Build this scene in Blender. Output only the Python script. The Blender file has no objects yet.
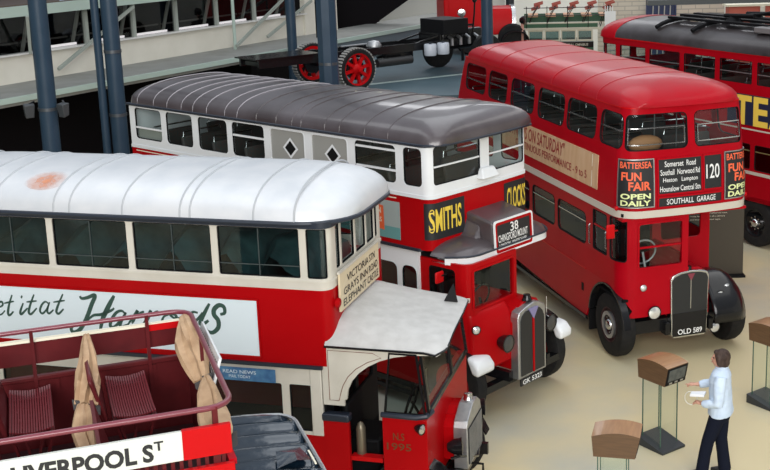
import bpy, bmesh, math, random
from mathutils import Vector, Matrix
from mathutils.geometry import tessellate_polygon
PI = math.pi
SC = bpy.context.scene
COL = SC.collection
random.seed(7)

# ------------------------------------------------------------------ camera
F_PX, PITCH, ROLL, CX, CY, CAM_H = 1200.577, 0.22248, -0.02478, 466.526, 180.782, 6.8904
cam_data = bpy.data.cameras.new('gallery_camera')
cam = bpy.data.objects.new('gallery_camera', cam_data)
COL.objects.link(cam)
cam_data.sensor_fit = 'HORIZONTAL'
cam_data.sensor_width = 36.0
cam_data.lens = F_PX / 770.0 * 36.0
cam_data.shift_x = (385.0 - CX) / 770.0
cam_data.shift_y = -(235.0 - CY) / 770.0
cam_data.clip_end = 300
_f = Vector((0, math.cos(PITCH), -math.sin(PITCH)))
_r0 = Vector((1, 0, 0)); _u0 = Vector((0, math.sin(PITCH), math.cos(PITCH)))
_r = _r0 * math.cos(ROLL) + _u0 * math.sin(ROLL)
_u = -_r0 * math.sin(ROLL) + _u0 * math.cos(ROLL)
cam.matrix_world = Matrix(((_r.x, _u.x, -_f.x, 0), (_r.y, _u.y, -_f.y, 0), (_r.z, _u.z, -_f.z, CAM_H), (0, 0, 0, 1)))
SC.camera = cam

# ------------------------------------------------------------------ light and exposure
SC.view_settings.view_transform = 'Standard'
SC.view_settings.look = 'None'
SC.view_settings.gamma = 1.0
SC.view_settings.use_curve_mapping = False
SC.view_settings.exposure = 0.0
world = bpy.data.worlds.new('hall_daylight')
SC.world = world
world.use_nodes = True
wn = world.node_tree
bg = wn.nodes['Background']
tc = wn.nodes.new('ShaderNodeTexCoord')
sep = wn.nodes.new('ShaderNodeSeparateXYZ')
ramp = wn.nodes.new('ShaderNodeValToRGB')
wn.links.new(tc.outputs['Generated'], sep.inputs[0])
wn.links.new(sep.outputs['Z'], ramp.inputs[0])
wn.links.new(ramp.outputs[0], bg.inputs[0])
ramp.color_ramp.elements[0].position = 0.0
ramp.color_ramp.elements[0].color = (0.05, 0.052, 0.055, 1)
ramp.color_ramp.elements[1].position = 0.75
ramp.color_ramp.elements[1].color = (0.62, 0.68, 0.76, 1)
bg.inputs[1].default_value = 0.95

def skylight(name, loc, size, power, col=(1.0, 0.98, 0.95), rot=(0, 0, 0)):
    d = bpy.data.lights.new(name, 'AREA')
    d.shape = 'RECTANGLE'; d.size, d.size_y = size
    d.energy = power; d.color = col
    o = bpy.data.objects.new(name, d); COL.objects.link(o)
    o.location = loc; o.rotation_euler = rot
    return o
skylight('skylight_and_fill', (2.0, 20, 14.0), (8, 28), 950, (0.95, 0.98, 1.0), (0, 0, 0.15))
skylight('skylight_and_fill', (11, 22, 13.0), (4, 26), 450, (1.0, 0.97, 0.92), (0, 0, 0.15))
skylight('skylight_and_fill', (-7, 14, 13.0), (4, 18), 350, (0.95, 0.98, 1.0), (0, 0, 0.15))
skylight('skylight_and_fill', (4, 47, 12), (16, 8), 1300, (0.97, 0.98, 1.0))  # extra area light added to brighten the far wall
skylight('end_window', (1.0, -14.0, 11.5), (26, 11), 9000, (1.0, 0.985, 0.96), (1.25, 0, 0))

# ------------------------------------------------------------------ materials
MATS = {}
def mat(name, col, rough=0.5, metal=0.0, coat=0.0, noise=None, nscale=6.0, bump=0.0, spec=0.5, ramp_pos=(0.35, 0.65), detail=4.0, stretch=None):
    if name in MATS: return MATS[name]
    m = bpy.data.materials.new(name); m.use_nodes = True
    nt = m.node_tree; b = nt.nodes['Principled BSDF']
    b.inputs['Roughness'].default_value = rough
    b.inputs['Metallic'].default_value = metal
    b.inputs['Coat Weight'].default_value = coat
    b.inputs['Coat Roughness'].default_value = 0.08
    b.inputs['Specular IOR Level'].default_value = spec
    b.inputs['Base Color'].default_value = (*col, 1)
    if noise is not None or bump:
        t = nt.nodes.new('ShaderNodeTexCoord'); n = nt.nodes.new('ShaderNodeTexNoise')
        n.inputs['Scale'].default_value = nscale; n.inputs['Detail'].default_value = detail
        if stretch:
            mp = nt.nodes.new('ShaderNodeMapping'); mp.inputs['Scale'].default_value = stretch
            nt.links.new(t.outputs['Object'], mp.inputs[0]); nt.links.new(mp.outputs[0], n.inputs['Vector'])
        else:
            nt.links.new(t.outputs['Object'], n.inputs['Vector'])
        if noise is not None:
            r = nt.nodes.new('ShaderNodeValToRGB')
            r.color_ramp.elements[0].position = ramp_pos[0]; r.color_ramp.elements[1].position = ramp_pos[1]
            r.color_ramp.elements[0].color = (*col, 1); r.color_ramp.elements[1].color = (*noise, 1)
            nt.links.new(n.outputs['Fac'], r.inputs[0]); nt.links.new(r.outputs[0], b.inputs['Base Color'])
        if bump:
            bp = nt.nodes.new('ShaderNodeBump'); bp.inputs['Strength'].default_value = bump; bp.inputs['Distance'].default_value = 0.02
            nt.links.new(n.outputs['Fac'], bp.inputs['Height']); nt.links.new(bp.outputs[0], b.inputs['Normal'])
    MATS[name] = m
    return m

def glass(name, tint, opacity=0.35, rough=0.02):
    if name in MATS: return MATS[name]
    m = bpy.data.materials.new(name); m.use_nodes = True
    nt = m.node_tree; nt.nodes.remove(nt.nodes['Principled BSDF'])
    out = nt.nodes['Material Output']
    tr = nt.nodes.new('ShaderNodeBsdfTransparent'); tr.inputs[0].default_value = (*[min(1, c * 1.0) for c in tint], 1)
    gl = nt.nodes.new('ShaderNodeBsdfGlossy'); gl.inputs['Roughness'].default_value = rough
    gl.inputs[0].default_value = (0.9, 0.95, 1, 1)
    ge = nt.nodes.new('ShaderNodeNewGeometry')
    dt = nt.nodes.new('ShaderNodeVectorMath'); dt.operation = 'DOT_PRODUCT'
    nt.links.new(ge.outputs['Normal'], dt.inputs[0]); nt.links.new(ge.outputs['Incoming'], dt.inputs[1])
    def mth(op, a, b=None, clamp=False):
        n = nt.nodes.new('ShaderNodeMath'); n.operation = op; n.use_clamp = clamp
        for i, q in enumerate((a, b)):
            if q is None: continue
            if isinstance(q, (int, float)): n.inputs[i].default_value = q
            else: nt.links.new(q, n.inputs[i])
        return n.outputs[0]
    c = mth('ABSOLUTE', dt.outputs['Value']); c5 = mth('POWER', mth('SUBTRACT', 1.0, c), 5.0)
    fz = mth('ADD', mth('MULTIPLY', c5, 0.90), 0.042, True)   # two-sided sheet of glass
    mx = nt.nodes.new('ShaderNodeMixShader')
    nt.links.new(fz, mx.inputs[0]); nt.links.new(tr.outputs[0], mx.inputs[1]); nt.links.new(gl.outputs[0], mx.inputs[2])
    nt.links.new(mx.outputs[0], out.inputs[0])
    MATS[name] = m
    return m

RED = mat('bus_red', (0.35, 0.002, 0.008), 0.30, coat=0.03, noise=(0.38, 0.003, 0.010), nscale=2.0, spec=.08)
RED_OLD = mat('veteran_bus_red', (0.355, 0.002, 0.004), 0.32, coat=0.03, noise=(0.385, 0.003, 0.005), nscale=2.0, spec=.08)
RED_BRIGHT = mat('enamel_red', (0.48, 0.004, 0.006), 0.35, coat=0.03, spec=.12)
MAROON = mat('maroon_paint', (0.080, 0.010, 0.012), 0.36, coat=0.05, noise=(0.105, 0.013, 0.015), nscale=5, spec=.15)
MAROON_DK = mat('dark_maroon_lining', (0.035, 0.008, 0.010), 0.5)
CREAM = mat('cream_paint', (0.62, 0.59, 0.52), 0.42, coat=0.15, noise=(0.56, 0.53, 0.46), nscale=3)
WHITE = mat('white_paint', (0.74, 0.76, 0.77), 0.35, coat=0.25)
BAND = mat('pale_band_paint', (0.55, 0.51, 0.43), 0.45)
AD_WHITE = mat('poster_white', (0.68, 0.77, 0.82), 0.45)
BLACK = mat('black_paint', (0.008, 0.008, 0.009), 0.2, coat=0.15, spec=.28)
BLACK_MATT = mat('matt_black', (0.006, 0.006, 0.007), 0.6, spec=.15)
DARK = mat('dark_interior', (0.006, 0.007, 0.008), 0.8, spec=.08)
RUBBER = mat('tyre_rubber', (0.010, 0.010, 0.011), 0.72, noise=(0.018, 0.017, 0.016), nscale=9, spec=.2)
CHROME = mat('polished_metal', (0.62, 0.62, 0.62), 0.22, metal=1.0)
ALLOY = mat('dull_alloy', (0.42, 0.43, 0.44), 0.42, metal=0.9, noise=(0.5, 0.5, 0.5), nscale=14)
NAVY = mat('navy_trim', (0.016, 0.022, 0.035), 0.4)
GOLD = mat('gold_leaf', (0.13, 0.04, 0.012), 0.4)
PAPER = mat('old_paper', (0.75, 0.70, 0.55), 0.6)
LENS = mat('lamp_lens', (0.75, 0.76, 0.76), 0.12, metal=0.6)
GLASS = glass('window_glass', (0.80, 0.87, 0.87))
GLASS_DK = glass('smoky_window_glass', (0.42, 0.52, 0.52))
GLASS_GREEN = glass('green_edge_glass', (0.80, 0.93, 0.86))
INK = mat('black_ink', (0.012, 0.013, 0.015), 0.5)
INK_WHITE = mat('white_ink', (0.80, 0.80, 0.78), 0.5)

# ------------------------------------------------------------------ mesh helpers
class MB:
    def __init__(s): s.v = []; s.f = []
    def add(s, verts, faces):
        o = len(s.v); s.v += [tuple(v) for v in verts]; s.f += [tuple(i + o for i in f) for f in faces]; return s
    def box(s, x0, y0, z0, x1, y1, z1):
        return s.add([(x0, y0, z0), (x1, y0, z0), (x1, y1, z0), (x0, y1, z0), (x0, y0, z1), (x1, y0, z1), (x1, y1, z1), (x0, y1, z1)],
                     [(0, 3, 2, 1), (4, 5, 6, 7), (0, 1, 5, 4), (1, 2, 6, 5), (2, 3, 7, 6), (3, 0, 4, 7)])
    def hexa(s, b, t):
        return s.add(list(b) + list(t), [(0, 3, 2, 1), (4, 5, 6, 7), (0, 1, 5, 4), (1, 2, 6, 5), (2, 3, 7, 6), (3, 0, 4, 7)])
    def prism(s, poly, axis, a, b):
        """extrude a 2-D polygon; axis 'x','y','z' gives the extrusion direction"""
        n = len(poly)
        def P(q, c):
            return {'x': (c, q[0], q[1]), 'y': (q[0], c, q[1]), 'z': (q[0], q[1], c)}[axis]
        v = [P(q, a) for q in poly] + [P(q, b) for q in poly]
        tris = tessellate_polygon([[Vector((q[0], q[1], 0)) for q in poly]])
        f = [tuple(t) for t in tris] + [tuple(i + n for i in reversed(t)) for t in tris]
        f += [(i, (i + 1) % n, n + (i + 1) % n, n + i) for i in range(n)]
        return s.add(v, f)
    def tube(s, pts, r, n=8, closed=False, caps=True):
        pts = [Vector(p) for p in pts]; m = len(pts); rings = []
        rr = r if isinstance(r, (list, tuple)) else [r] * m
        ref = None
        for i, p in enumerate(pts):
            a = pts[i - 1] if (i > 0 or closed) else p
            b = pts[(i + 1) % m] if (i < m - 1 or closed) else p
            d = (b - a).normalized()
            if ref is None:
                ref = Vector((0, 0, 1)) if abs(d.z) < 0.9 else Vector((1, 0, 0))
            u = (ref - d * ref.dot(d)).normalized(); ref = u; w = d.cross(u)
            rings.append([p + (u * math.cos(2 * PI * k / n) + w * math.sin(2 * PI * k / n)) * rr[i] for k in range(n)])
        v = [q for ring in rings for q in ring]; f = []
        for i in range(m if closed else m - 1):
            j = (i + 1) % m
            for k in range(n):
                f.append((i * n + k, i * n + (k + 1) % n, j * n + (k + 1) % n, j * n + k))
        if caps and not closed:
            f.append(tuple(reversed(range(n)))); f.append(tuple((m - 1) * n + k for k in range(n)))
        return s.add(v, f)
    def bar(s, a, b, w, h):
        a, b = Vector(a), Vector(b); d = (b - a).normalized()
        up = Vector((0, 0, 1)) if abs(d.z) < 0.95 else Vector((1, 0, 0))
        sd = d.cross(up).normalized() * (w / 2); u2 = sd.cross(d).normalized() * (h / 2)
        return s.hexa([a - sd - u2, a + sd - u2, a + sd + u2, a - sd + u2], [b - sd - u2, b + sd - u2, b + sd + u2, b - sd + u2])
    def lathe(s, prof, axis='y', c=(0, 0, 0), n=28, a0=0.0, a1=2 * PI):
        full = abs(a1 - a0 - 2 * PI) < 1e-6; m = n if full else n + 1; v = []; f = []
        for k in range(m):
            a = a0 + (a1 - a0) * k / n; ca, sa = math.cos(a), math.sin(a)
            for r, h in prof:
                q = {'y': (r * ca, h, r * sa), 'x': (h, r * ca, r * sa), 'z': (r * ca, r * sa, h)}[axis]
                v.append((q[0] + c[0], q[1] + c[1], q[2] + c[2]))
        L = len(prof)
        for k in range(n):
            k2 = (k + 1) % m
            for i in range(L - 1):
                f.append((k * L + i, k2 * L + i, k2 * L + i + 1, k * L + i + 1))
        return s.add(v, f)
    def ball(s, c, r, n=12, sq=(1, 1, 1)):
        prof = [(r * math.sin(PI * i / 8), -r * math.cos(PI * i / 8)) for i in range(9)]
        o = len(s.v); s.lathe(prof, 'z', (0, 0, 0), n)
        s.v[o:] = [(c[0] + q[0] * sq[0], c[1] + q[1] * sq[1], c[2] + q[2] * sq[2]) for q in s.v[o:]]
        return s
    def ribbon(s, pts, widths, cs=None):
        """flat brush stroke in 2-D, z = 0"""
        n = len(pts); L = []; R = []
        for i in range(n):
            a = pts[max(0, i - 1)]; b = pts[min(n - 1, i + 1)]
            dx, dy = b[0] - a[0], b[1] - a[1]; q = math.hypot(dx, dy) or 1
            nx, ny = -dy / q, dx / q; w = widths[i] / 2
            L.append((pts[i][0] + nx * w, pts[i][1] + ny * w, 0)); R.append((pts[i][0] - nx * w, pts[i][1] - ny * w, 0))
        return s.add(L + R, [(i, n + i, n + i + 1, i + 1) for i in range(n - 1)])
    def map(s, fn): s.v = [tuple(fn(*q)) for q in s.v]; return s
    def mirror_y(s):
        o = len(s.v); fs = list(s.f)
        s.v += [(x, -y, z) for x, y, z in s.v]; s.f += [tuple(i + o for i in reversed(f)) for f in fs]
        return s

def link(o, parent=None):
    COL.objects.link(o)
    if parent is not None: o.parent = parent
    return o

def obj(name, mb, material, parent=None, smooth=None, bevel=0.0, label=None, seg=2, recalc=True, bev_angle=0.6):
    me = bpy.data.meshes.new(name)
    me.from_pydata([tuple(v) for v in mb.v], [], mb.f)
    bm = bmesh.new(); bm.from_mesh(me)
    bmesh.ops.remove_doubles(bm, verts=bm.verts, dist=1e-5)
    if recalc: bmesh.ops.recalc_face_normals(bm, faces=bm.faces)
    bm.to_mesh(me); bm.free()
    if material is not None: me.materials.append(material)
    if smooth is None: smooth = 0.7
    if smooth:
        me.shade_smooth() if hasattr(me, 'shade_smooth') else None
        try: me.set_sharp_from_angle(angle=smooth)
        except Exception: pass
    o = bpy.data.objects.new(name, me); link(o, parent)
    if bevel:
        b = o.modifiers.new('bevel', 'BEVEL'); b.width = bevel; b.segments = seg; b.limit_method = 'ANGLE'; b.angle_limit = bev_angle
    if label: o['label'] = label
    return o

def thing(name, label, cat, loc=(0, 0, 0), rz=0.0, group=None):
    o = bpy.data.objects.new(name, None); o.empty_display_size = 0.2
    COL.objects.link(o); o.location = loc; o.rotation_euler = (0, 0, rz)
    o['label'] = label; o['category'] = cat
    if group: o['group'] = group
    return o
def tag(o, label, cat, group=None):
    o['label'] = label; o['category'] = cat
    if group: o['group'] = group
    return o
def structure(o): o['kind'] = 'structure'; return o
def inst(src, parent, loc=None, rot=None):
    c = src.copy(); COL.objects.link(c); c.parent = parent
    if loc is not None: c.location = loc
    if rot is not None: c.rotation_euler = rot
    for ch in src.children:
        inst(ch, c)
    return c

def rr(x0, z0, x1, z1, r, n=4):
    r = min(r, (x1 - x0) / 2 - 1e-4, (z1 - z0) / 2 - 1e-4)
    if r <= 0.002: return [(x0, z0), (x1, z0), (x1, z1), (x0, z1)]
    out = []
    for cx, cz, a in ((x1 - r, z0 + r, -PI / 2), (x1 - r, z1 - r, 0), (x0 + r, z1 - r, PI / 2), (x0 + r, z0 + r, PI)):
        for k in range(n + 1):
            t = a + PI / 2 * k / n; out.append((cx + r * math.cos(t), cz + r * math.sin(t)))
    return out

def panel(outer, holes=(), thick=0.03, mapf=None, cuts_u=(), cuts_v=()):
    """flat (u,v) sheet with holes, cut where it must bend, given thickness, then bent by mapf(u,v,t)"""
    polys = [[Vector((p[0], p[1], 0)) for p in q] for q in [outer] + list(holes)]
    flat = [p for q in polys for p in q]
    tris = tessellate_polygon(polys)
    bm = bmesh.new(); vs = [bm.verts.new(p) for p in flat]
    for t in tris:
        try: bm.faces.new([vs[i] for i in t])
        except ValueError: pass
    bmesh.ops.remove_doubles(bm, verts=bm.verts, dist=1e-6)
    for c in cuts_u:
        bmesh.ops.bisect_plane(bm, geom=bm.verts[:] + bm.edges[:] + bm.faces[:], plane_co=(c, 0, 0), plane_no=(1, 0, 0), dist=1e-6)
    for c in cuts_v:
        bmesh.ops.bisect_plane(bm, geom=bm.verts[:] + bm.edges[:] + bm.faces[:], plane_co=(0, c, 0), plane_no=(0, 1, 0), dist=1e-6)
    bmesh.ops.dissolve_degenerate(bm, edges=bm.edges[:], dist=1e-6)
    bm.verts.index_update()
    top = [(v.co.x, v.co.y, 0.0) for v in bm.verts]; n = len(top)
    f = [tuple(v.index for v in fc.verts) for fc in bm.faces]
    mb = MB()
    if thick:
        faces = list(f) + [tuple(i + n for i in reversed(q)) for q in f]
        for e in bm.edges:
            if len(e.link_faces) == 1:
                a, b = e.verts[0].index, e.verts[1].index
                faces.append((a, b, b + n, a + n))
        mb.add(top + [(x, y, -thick) for x, y, _ in top], faces)
    else:
        mb.add(top, f)
    bm.free()
    if mapf: mb.map(mapf)
    return mb

def text_mb(s, size=1.0, width=None, height=None, bold=0.0, shear=0.0, align='CENTER', space=1.0, line=1.0, thick=0.0):
    """lettering as a mesh in the (x,y) plane, centred; width / height rescale it to a box"""
    cu = bpy.data.curves.new('lettering', 'FONT'); cu.body = s; cu.size = size
    cu.align_x = align; cu.offset = bold; cu.shear = shear; cu.space_character = space; cu.space_line = line
    cu.resolution_u = 3
    o = bpy.data.objects.new('lettering', cu); COL.objects.link(o)
    bpy.context.view_layer.update()
    dg = bpy.context.evaluated_depsgraph_get()
    me = bpy.data.meshes.new_from_object(o.evaluated_get(dg))
    mb = MB(); mb.add([tuple(v.co) for v in me.vertices], [tuple(p.vertices) for p in me.polygons])
    bpy.data.objects.remove(o); bpy.data.curves.remove(cu); bpy.data.meshes.remove(me)
    xs = [v[0] for v in mb.v]; ys = [v[1] for v in mb.v]
    cx, cy = (min(xs) + max(xs)) / 2, (min(ys) + max(ys)) / 2
    sx = (width / (max(xs) - min(xs))) if width else 1.0
    sy = (height / (max(ys) - min(ys))) if height else sx
    if not width and height: sx = sy
    mb.v = [((x - cx) * sx, (y - cy) * sy, 0.0) for x, y, z in mb.v]
    return mb

def catmull(pts, n=7):
    P = [pts[0]] + list(pts) + [pts[-1]]; out = []
    for i in range(1, len(P) - 2):
        for k in range(n):
            t = k / n; t2, t3 = t * t, t * t * t
            out.append(tuple(0.5 * (2 * P[i][j] + (P[i + 1][j] - P[i - 1][j]) * t + (2 * P[i - 1][j] - 5 * P[i][j] + 4 * P[i + 1][j] - P[i + 2][j]) * t2 + (3 * P[i][j] - P[i - 1][j] - 3 * P[i + 1][j] + P[i + 2][j]) * t3) for j in range(len(pts[0]))))
    out.append(tuple(pts[-1]))
    return out

# ------------------------------------------------------------------ bus body helper
class Shell:
    """closed plan outline of a bus body; s runs along the offside wall (s = x), round the front, back down the nearside, across the rear"""
    def __init__(b, w, xr, xf, r, bow=0.0, inset=None):
        b.w, b.xr, b.xf, b.r, b.bow = w, xr, xf, r, bow
        b.inset = inset or (lambda z: 0.0)
        b.s1 = xf - r; b.s2 = b.s1 + PI / 2 * r; b.s3 = b.s2 + 2 * (w - r); b.s4 = b.s3 + PI / 2 * r; b.s5 = b.s4 + (xf - r - xr); b.s6 = b.s5 + 2 * w
    def sf(b, y): return b.s2 + (y + b.w - b.r)
    def sn(b, x): return b.s4 + (b.xf - b.r - x)
    def plan(b, s):
        w, r = b.w, b.r
        if s <= b.s1: return s, -w, 0, -1
        if s < b.s2:
            a = -PI / 2 + (s - b.s1) / r; x, y, nx, ny = b.xf - r + r * math.cos(a), -w + r + r * math.sin(a), math.cos(a), math.sin(a)
        elif s <= b.s3: x, y, nx, ny = b.xf, -w + r + (s - b.s2), 1, 0
        elif s < b.s4:
            a = (s - b.s3) / r; x, y, nx, ny = b.xf - r + r * math.cos(a), w - r + r * math.sin(a), math.cos(a), math.sin(a)
        elif s <= b.s5: return b.xf - r - (s - b.s4), w, 0, 1
        else: return b.xr, w - (s - b.s5), -1, 0
        if b.bow:
            x += b.bow * (1 - (y / w) ** 2) * max(0.0, min(1.0, (x - (b.xf - r)) / r))
        return x, y, nx, ny
    def at(b, s, z, t=0.0):
        x, y, nx, ny = b.plan(s); q = b.inset(z); d = t - q
        if q and s > b.s5: return (b.xr + 3.0 * q - t, y * (b.w - q) / b.w, z)
        if q and ny and not nx: x = max(x, b.xr + 3.0 * q)
        return (x + nx * d, y + ny * d, z)
    def cuts(b, s0, s1):
        c = [b.s1 + (b.s2 - b.s1) * k / 6 for k in range(7)] + [b.s3 + (b.s4 - b.s3) * k / 6 for k in range(7)] + [b.s5]
        if b.bow: c += [b.s2 + (b.s3 - b.s2) * k / 8 for k in range(1, 8)]
        return [q for q in c if s0 + 1e-4 < q < s1 - 1e-4]
    def band(b, name, s0, s1, z0, z1, material, parent, holes=(), thick=0.035, t0=0.0, zc=(), outer=None, label=None, bevel=0.0):
        o = outer or [(s0, z0), (s1, z0), (s1, z1), (s0, z1)]
        mb = panel(o, holes, thick, lambda u, v, t: b.at(u, v, t + t0), b.cuts(min(p[0] for p in o), max(p[0] for p in o)), zc)
        return obj(name, mb, material, parent, smooth=0.5, label=label, bevel=bevel)
    def window(b, s0, z0, s1, z1, r, parent, frame_mat, glass_mat, fw=0.02, t0=0.004, name='window', bars=(), vbars=(), recess=0.02, bar_mat=None, bar_w=0.02, label=None):
        hole = rr(s0, z0, s1, z1, r)
        f = b.band(name, s0, s1, z0, z1, frame_mat, parent, outer=hole, holes=[rr(s0 + fw, z0 + fw, s1 - fw, z1 - fw, max(0.003, r - fw))], thick=recess + t0 + 0.01, t0=t0, label=label)
        b.band('pane', s0, s1, z0, z1, glass_mat, f, outer=rr(s0 + fw * .5, z0 + fw * .5, s1 - fw * .5, z1 - fw * .5, max(0.003, r - fw * .5)), thick=0.0, t0=-recess)
        for zb in bars:
            b.band('glazing_bar', s0 + fw, s1 - fw, zb - bar_w / 2, zb + bar_w / 2, bar_mat or frame_mat, f, thick=0.02, t0=-recess + 0.014)
        for sb in vbars:
            b.band('glazing_bar', sb - bar_w / 2, sb + bar_w / 2, z0 + fw, z1 - fw, bar_mat or frame_mat, f, thick=0.02, t0=-recess + 0.014)
        return f
    def text(b, name, s, sc, zc, material, parent, t0=0.006, **k):
        mb = text_mb(s, **k)
        mb.map(lambda x, y, z: b.at(sc + x, zc + y, t0))
        return obj(name, mb, material, parent, smooth=0)

def roof_mb(w, xr, xf, zg, zc, rf, rre, p=2.6, n=44, rings=12, end_f=1.0, end_r=1.0, bow=0.0, f_min=0.0, thick_edge=0.0):
    """domed bus roof: nested rounded outlines climbing from the gutter to a ridge"""
    def outline(f):
        W = max(w * f, 0.0005); X1 = xf - (w - W) * end_f; X0 = xr + (w - W) * end_r
        R1 = min(rf, W * .98); R0 = min(rre, W * .98); out = []
        def arc(cx, cy, R, a0, a1, m):
            return [(cx + R * math.cos(a0 + (a1 - a0) * k / m), cy + R * math.sin(a0 + (a1 - a0) * k / m)) for k in range(m + 1)]
        q = []
        for k in range(10): q.append((X0 + R0 + (X1 - R1 - X0 - R0) * k / 10, -W))
        q += arc(X1 - R1, -W + R1, R1, -PI / 2, 0, 6)
        for k in range(1, 6): q.append((X1, -W + R1 + (2 * W - 2 * R1) * k / 6))
        q += arc(X1 - R1, W - R1, R1, 0, PI / 2, 6)
        for k in range(1, 10): q.append((X1 - R1 - (X1 - R1 - X0 - R0) * k / 10, W))
        q += arc(X0 + R0, W - R0, R0, PI / 2, PI, 6)
        for k in range(1, 6): q.append((X0, W - R0 - (2 * W - 2 * R0) * k / 6))
        q += arc(X0 + R0, -W + R0, R0, PI, 1.5 * PI, 6)[:-1]
        if bow: q = [(x + bow * (1 - (y / w) ** 2) * (1 if x > X1 - R1 - 1e-6 else 0) * (abs(x - (X1 - R1)) / R1 if R1 > 0 else 1), y) for x, y in q]
        return q
    mb = MB(); fs = [1.0] + [math.cos(PI / 2 * (k / rings) ** 0.85) for k in range(1, rings)] + [0.0]
    L = len(outline(1)); v = []; f = []
    for fq in fs:
        z = zg + (zc - zg) * (1 - min(1, fq) ** p) ** (1 / p)
        v += [(x, y, z) for x, y in outline(fq)]
    for i in range(len(fs) - 1):
        for k in range(L):
            f.append((i * L + k, i * L + (k + 1) % L, (i + 1) * L + (k + 1) % L, (i + 1) * L + k))
    # underside lip
    base = len(v); v += [(x * 1.0, y * 0.985, zg - thick_edge - 0.002) for x, y in outline(1.0)]
    for k in range(L): f.append((base + k, base + (k + 1) % L, (k + 1) % L, k))
    f.append(tuple(base + k for k in range(L)))
    return mb.add(v, f)
def roof_z(y, w, zg, zc, p): return zg + (zc - zg) * max(0.0, 1 - min(1, abs(y) / w) ** p) ** (1 / p)
def strap_mb(x, w, zg, zc, p, r=0.008, slant=0.0, lift=0.004, n=20):
    ys = [w * math.sin(-PI / 2 + PI * k / n) for k in range(n + 1)]
    return MB().tube([(x + slant * y, y * 1.0, roof_z(y, w, zg, zc, p) + lift) for y in ys], r, 5)

def wheel(name, parent, loc, R=0.5, width=0.24, outward=-1, rim_mat=RED, hub_mat=CHROME, rim=0.56, nuts=8, label=None, ring=0.0):
    """rubber tyre > rim, hub, nuts; outward is the sign of the side that shows"""
    w = width / 2; o = outward
    mb = MB().lathe([(R * rim, -w * .85), (R * .82, -w), (R * .95, -w * .85), (R, -w * .45), (R, w * .45), (R * .95, w * .85), (R * .82, w), (R * rim, w * .85)], 'y', (0, 0, 0), 32)
    t = obj(name, mb, RUBBER, parent, smooth=0.6, label=label); t.location = loc
    d = MB().lathe([(0.001, o * w * .55), (R * .26, o * w * .55), (R * .34, o * w * .25), (R * rim * .93, o * w * .55), (R * rim, o * w * .86), (R * rim * 1.05, o * w * .9), (R * rim * 1.05, o * w * .6)], 'y', (0, 0, 0), 28)
    obj('rim', d, rim_mat, t, smooth=0.6)
    h = MB().lathe([(0.001, o * w * 1.1), (R * .13, o * w * 1.08), (R * .17, o * w * .95), (R * .19, o * w * .5)], 'y', (0, 0, 0), 20)
    obj('hub_cap', h, hub_mat, t, smooth=0.8)
    if ring: obj('hub_ring', MB().lathe([(R * ring * .72, o * w * .98), (R * ring * .82, o * w * 1.06), (R * ring, o * w * 1.0), (R * ring * .98, o * w * .6)], 'y', (0, 0, 0), 28), ALLOY, t, smooth=0.8)
    if nuts:
        nb = MB()
        for k in range(nuts):
            a = 2 * PI * k / nuts; nb.lathe([(0.001, o * w * .8), (R * .035, o * w * .78), (R * .04, o * w * .5)], 'y', (R * .26 * math.cos(a), 0, R * .26 * math.sin(a)), 6)
        obj('wheel_nuts', nb, hub_mat, t)
    return t

def squeeze(root, k):
    """pull in the far half of a bus body"""
    done = set()
    def walk(o):
        for c in o.children:
            if c.location.length > 1e-6:
                if c.location.y > 0.2: c.location.y *= k
                continue
            if c.data and c.data.name not in done:
                done.add(c.data.name)
                for v in c.data.vertices:
                    if v.co.y > 0: v.co.y *= k
            walk(c)
    walk(root)

def lamp(name, parent, loc, r=0.09, depth=0.12, d=(1, 0, 0), body=BLACK, lens=LENS, label=None):
    D = Vector(d).normalized(); q = Vector((0, 0, 1)).rotation_difference(D)
    mb = MB().lathe([(0.001, -depth), (r * .45, -depth * .95), (r * .85, -depth * .5), (r, 0), (r * 1.06, 0.012), (r * .92, 0.016)], 'z', (0, 0, 0), 18)
    mb.map(lambda x, y, z: q @ Vector((x, y, z)))
    o = obj(name, mb, body, parent, label=label); o.location = loc
    lb = MB().lathe([(0.001, 0.03), (r * .5, 0.025), (r * .92, 0.010)], 'z', (0, 0, 0), 18); lb.map(lambda x, y, z: q @ Vector((x, y, z)))
    obj('lens', lb, lens, o)
    return o
# ================================================================== floor
fl = MB().add([(-40, -4, 0), (40, -4, 0), (40, 75, 0), (-40, 75, 0)], [(0, 1, 2, 3)])
FLOOR = mat('worn_concrete_floor', (0.63, 0.535, 0.325), 0.42, noise=(0.45, 0.44, 0.36), nscale=.42, ramp_pos=(.44, .66), detail=8.0)
structure(obj('floor', fl, FLOOR))
# ================================================================== hall: gallery, walls, columns
GAX, GAY, GAA = -9.0, 26.45, 1.0525
def gal(name, mb, m, kind=True, bevel=0.0, smooth=None, label=None):
    o = obj(name, mb, m, None, bevel=bevel, smooth=smooth)
    o.location = (GAX, GAY, 0); o.rotation_euler = (0, 0, GAA)
    if kind: structure(o)
    return o
GAL_WHITE = mat('gallery_off_white', (.72, .69, .60), .55, noise=(.66, .63, .54), nscale=1.5)
MINT = mat('pale_mint_steel', (.42, .52, .46), .45)
LEDGE = mat('grey_ledge_floor', (.22, .22, .20), .6, noise=(.27, .27, .25), nscale=2)
VOID = mat('unlit_backdrop', (.008, .007, .008), .9, spec=.05)  # near-black colour paints in the shade under and inside the gallery
FASCIA = mat('blue_grey_fascia', (.12, .15, .17), .6)
gal('floor_gallery_ledge', MB().box(-9, .02, 3.02, 19.5, 2.0, 3.2), LEDGE)
gal('trim_1', MB().box(-9, -.06, 3.10, 19.5, .02, 3.215), MINT)
gal('trim_2', MB().box(9.0, -.02, 2.55, 19.5, .02, 3.10), FASCIA)
gal('wall_gallery_parapet', MB().box(-9, 1.87, 3.2, 11.6, 1.97, 3.84), GAL_WHITE)
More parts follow.
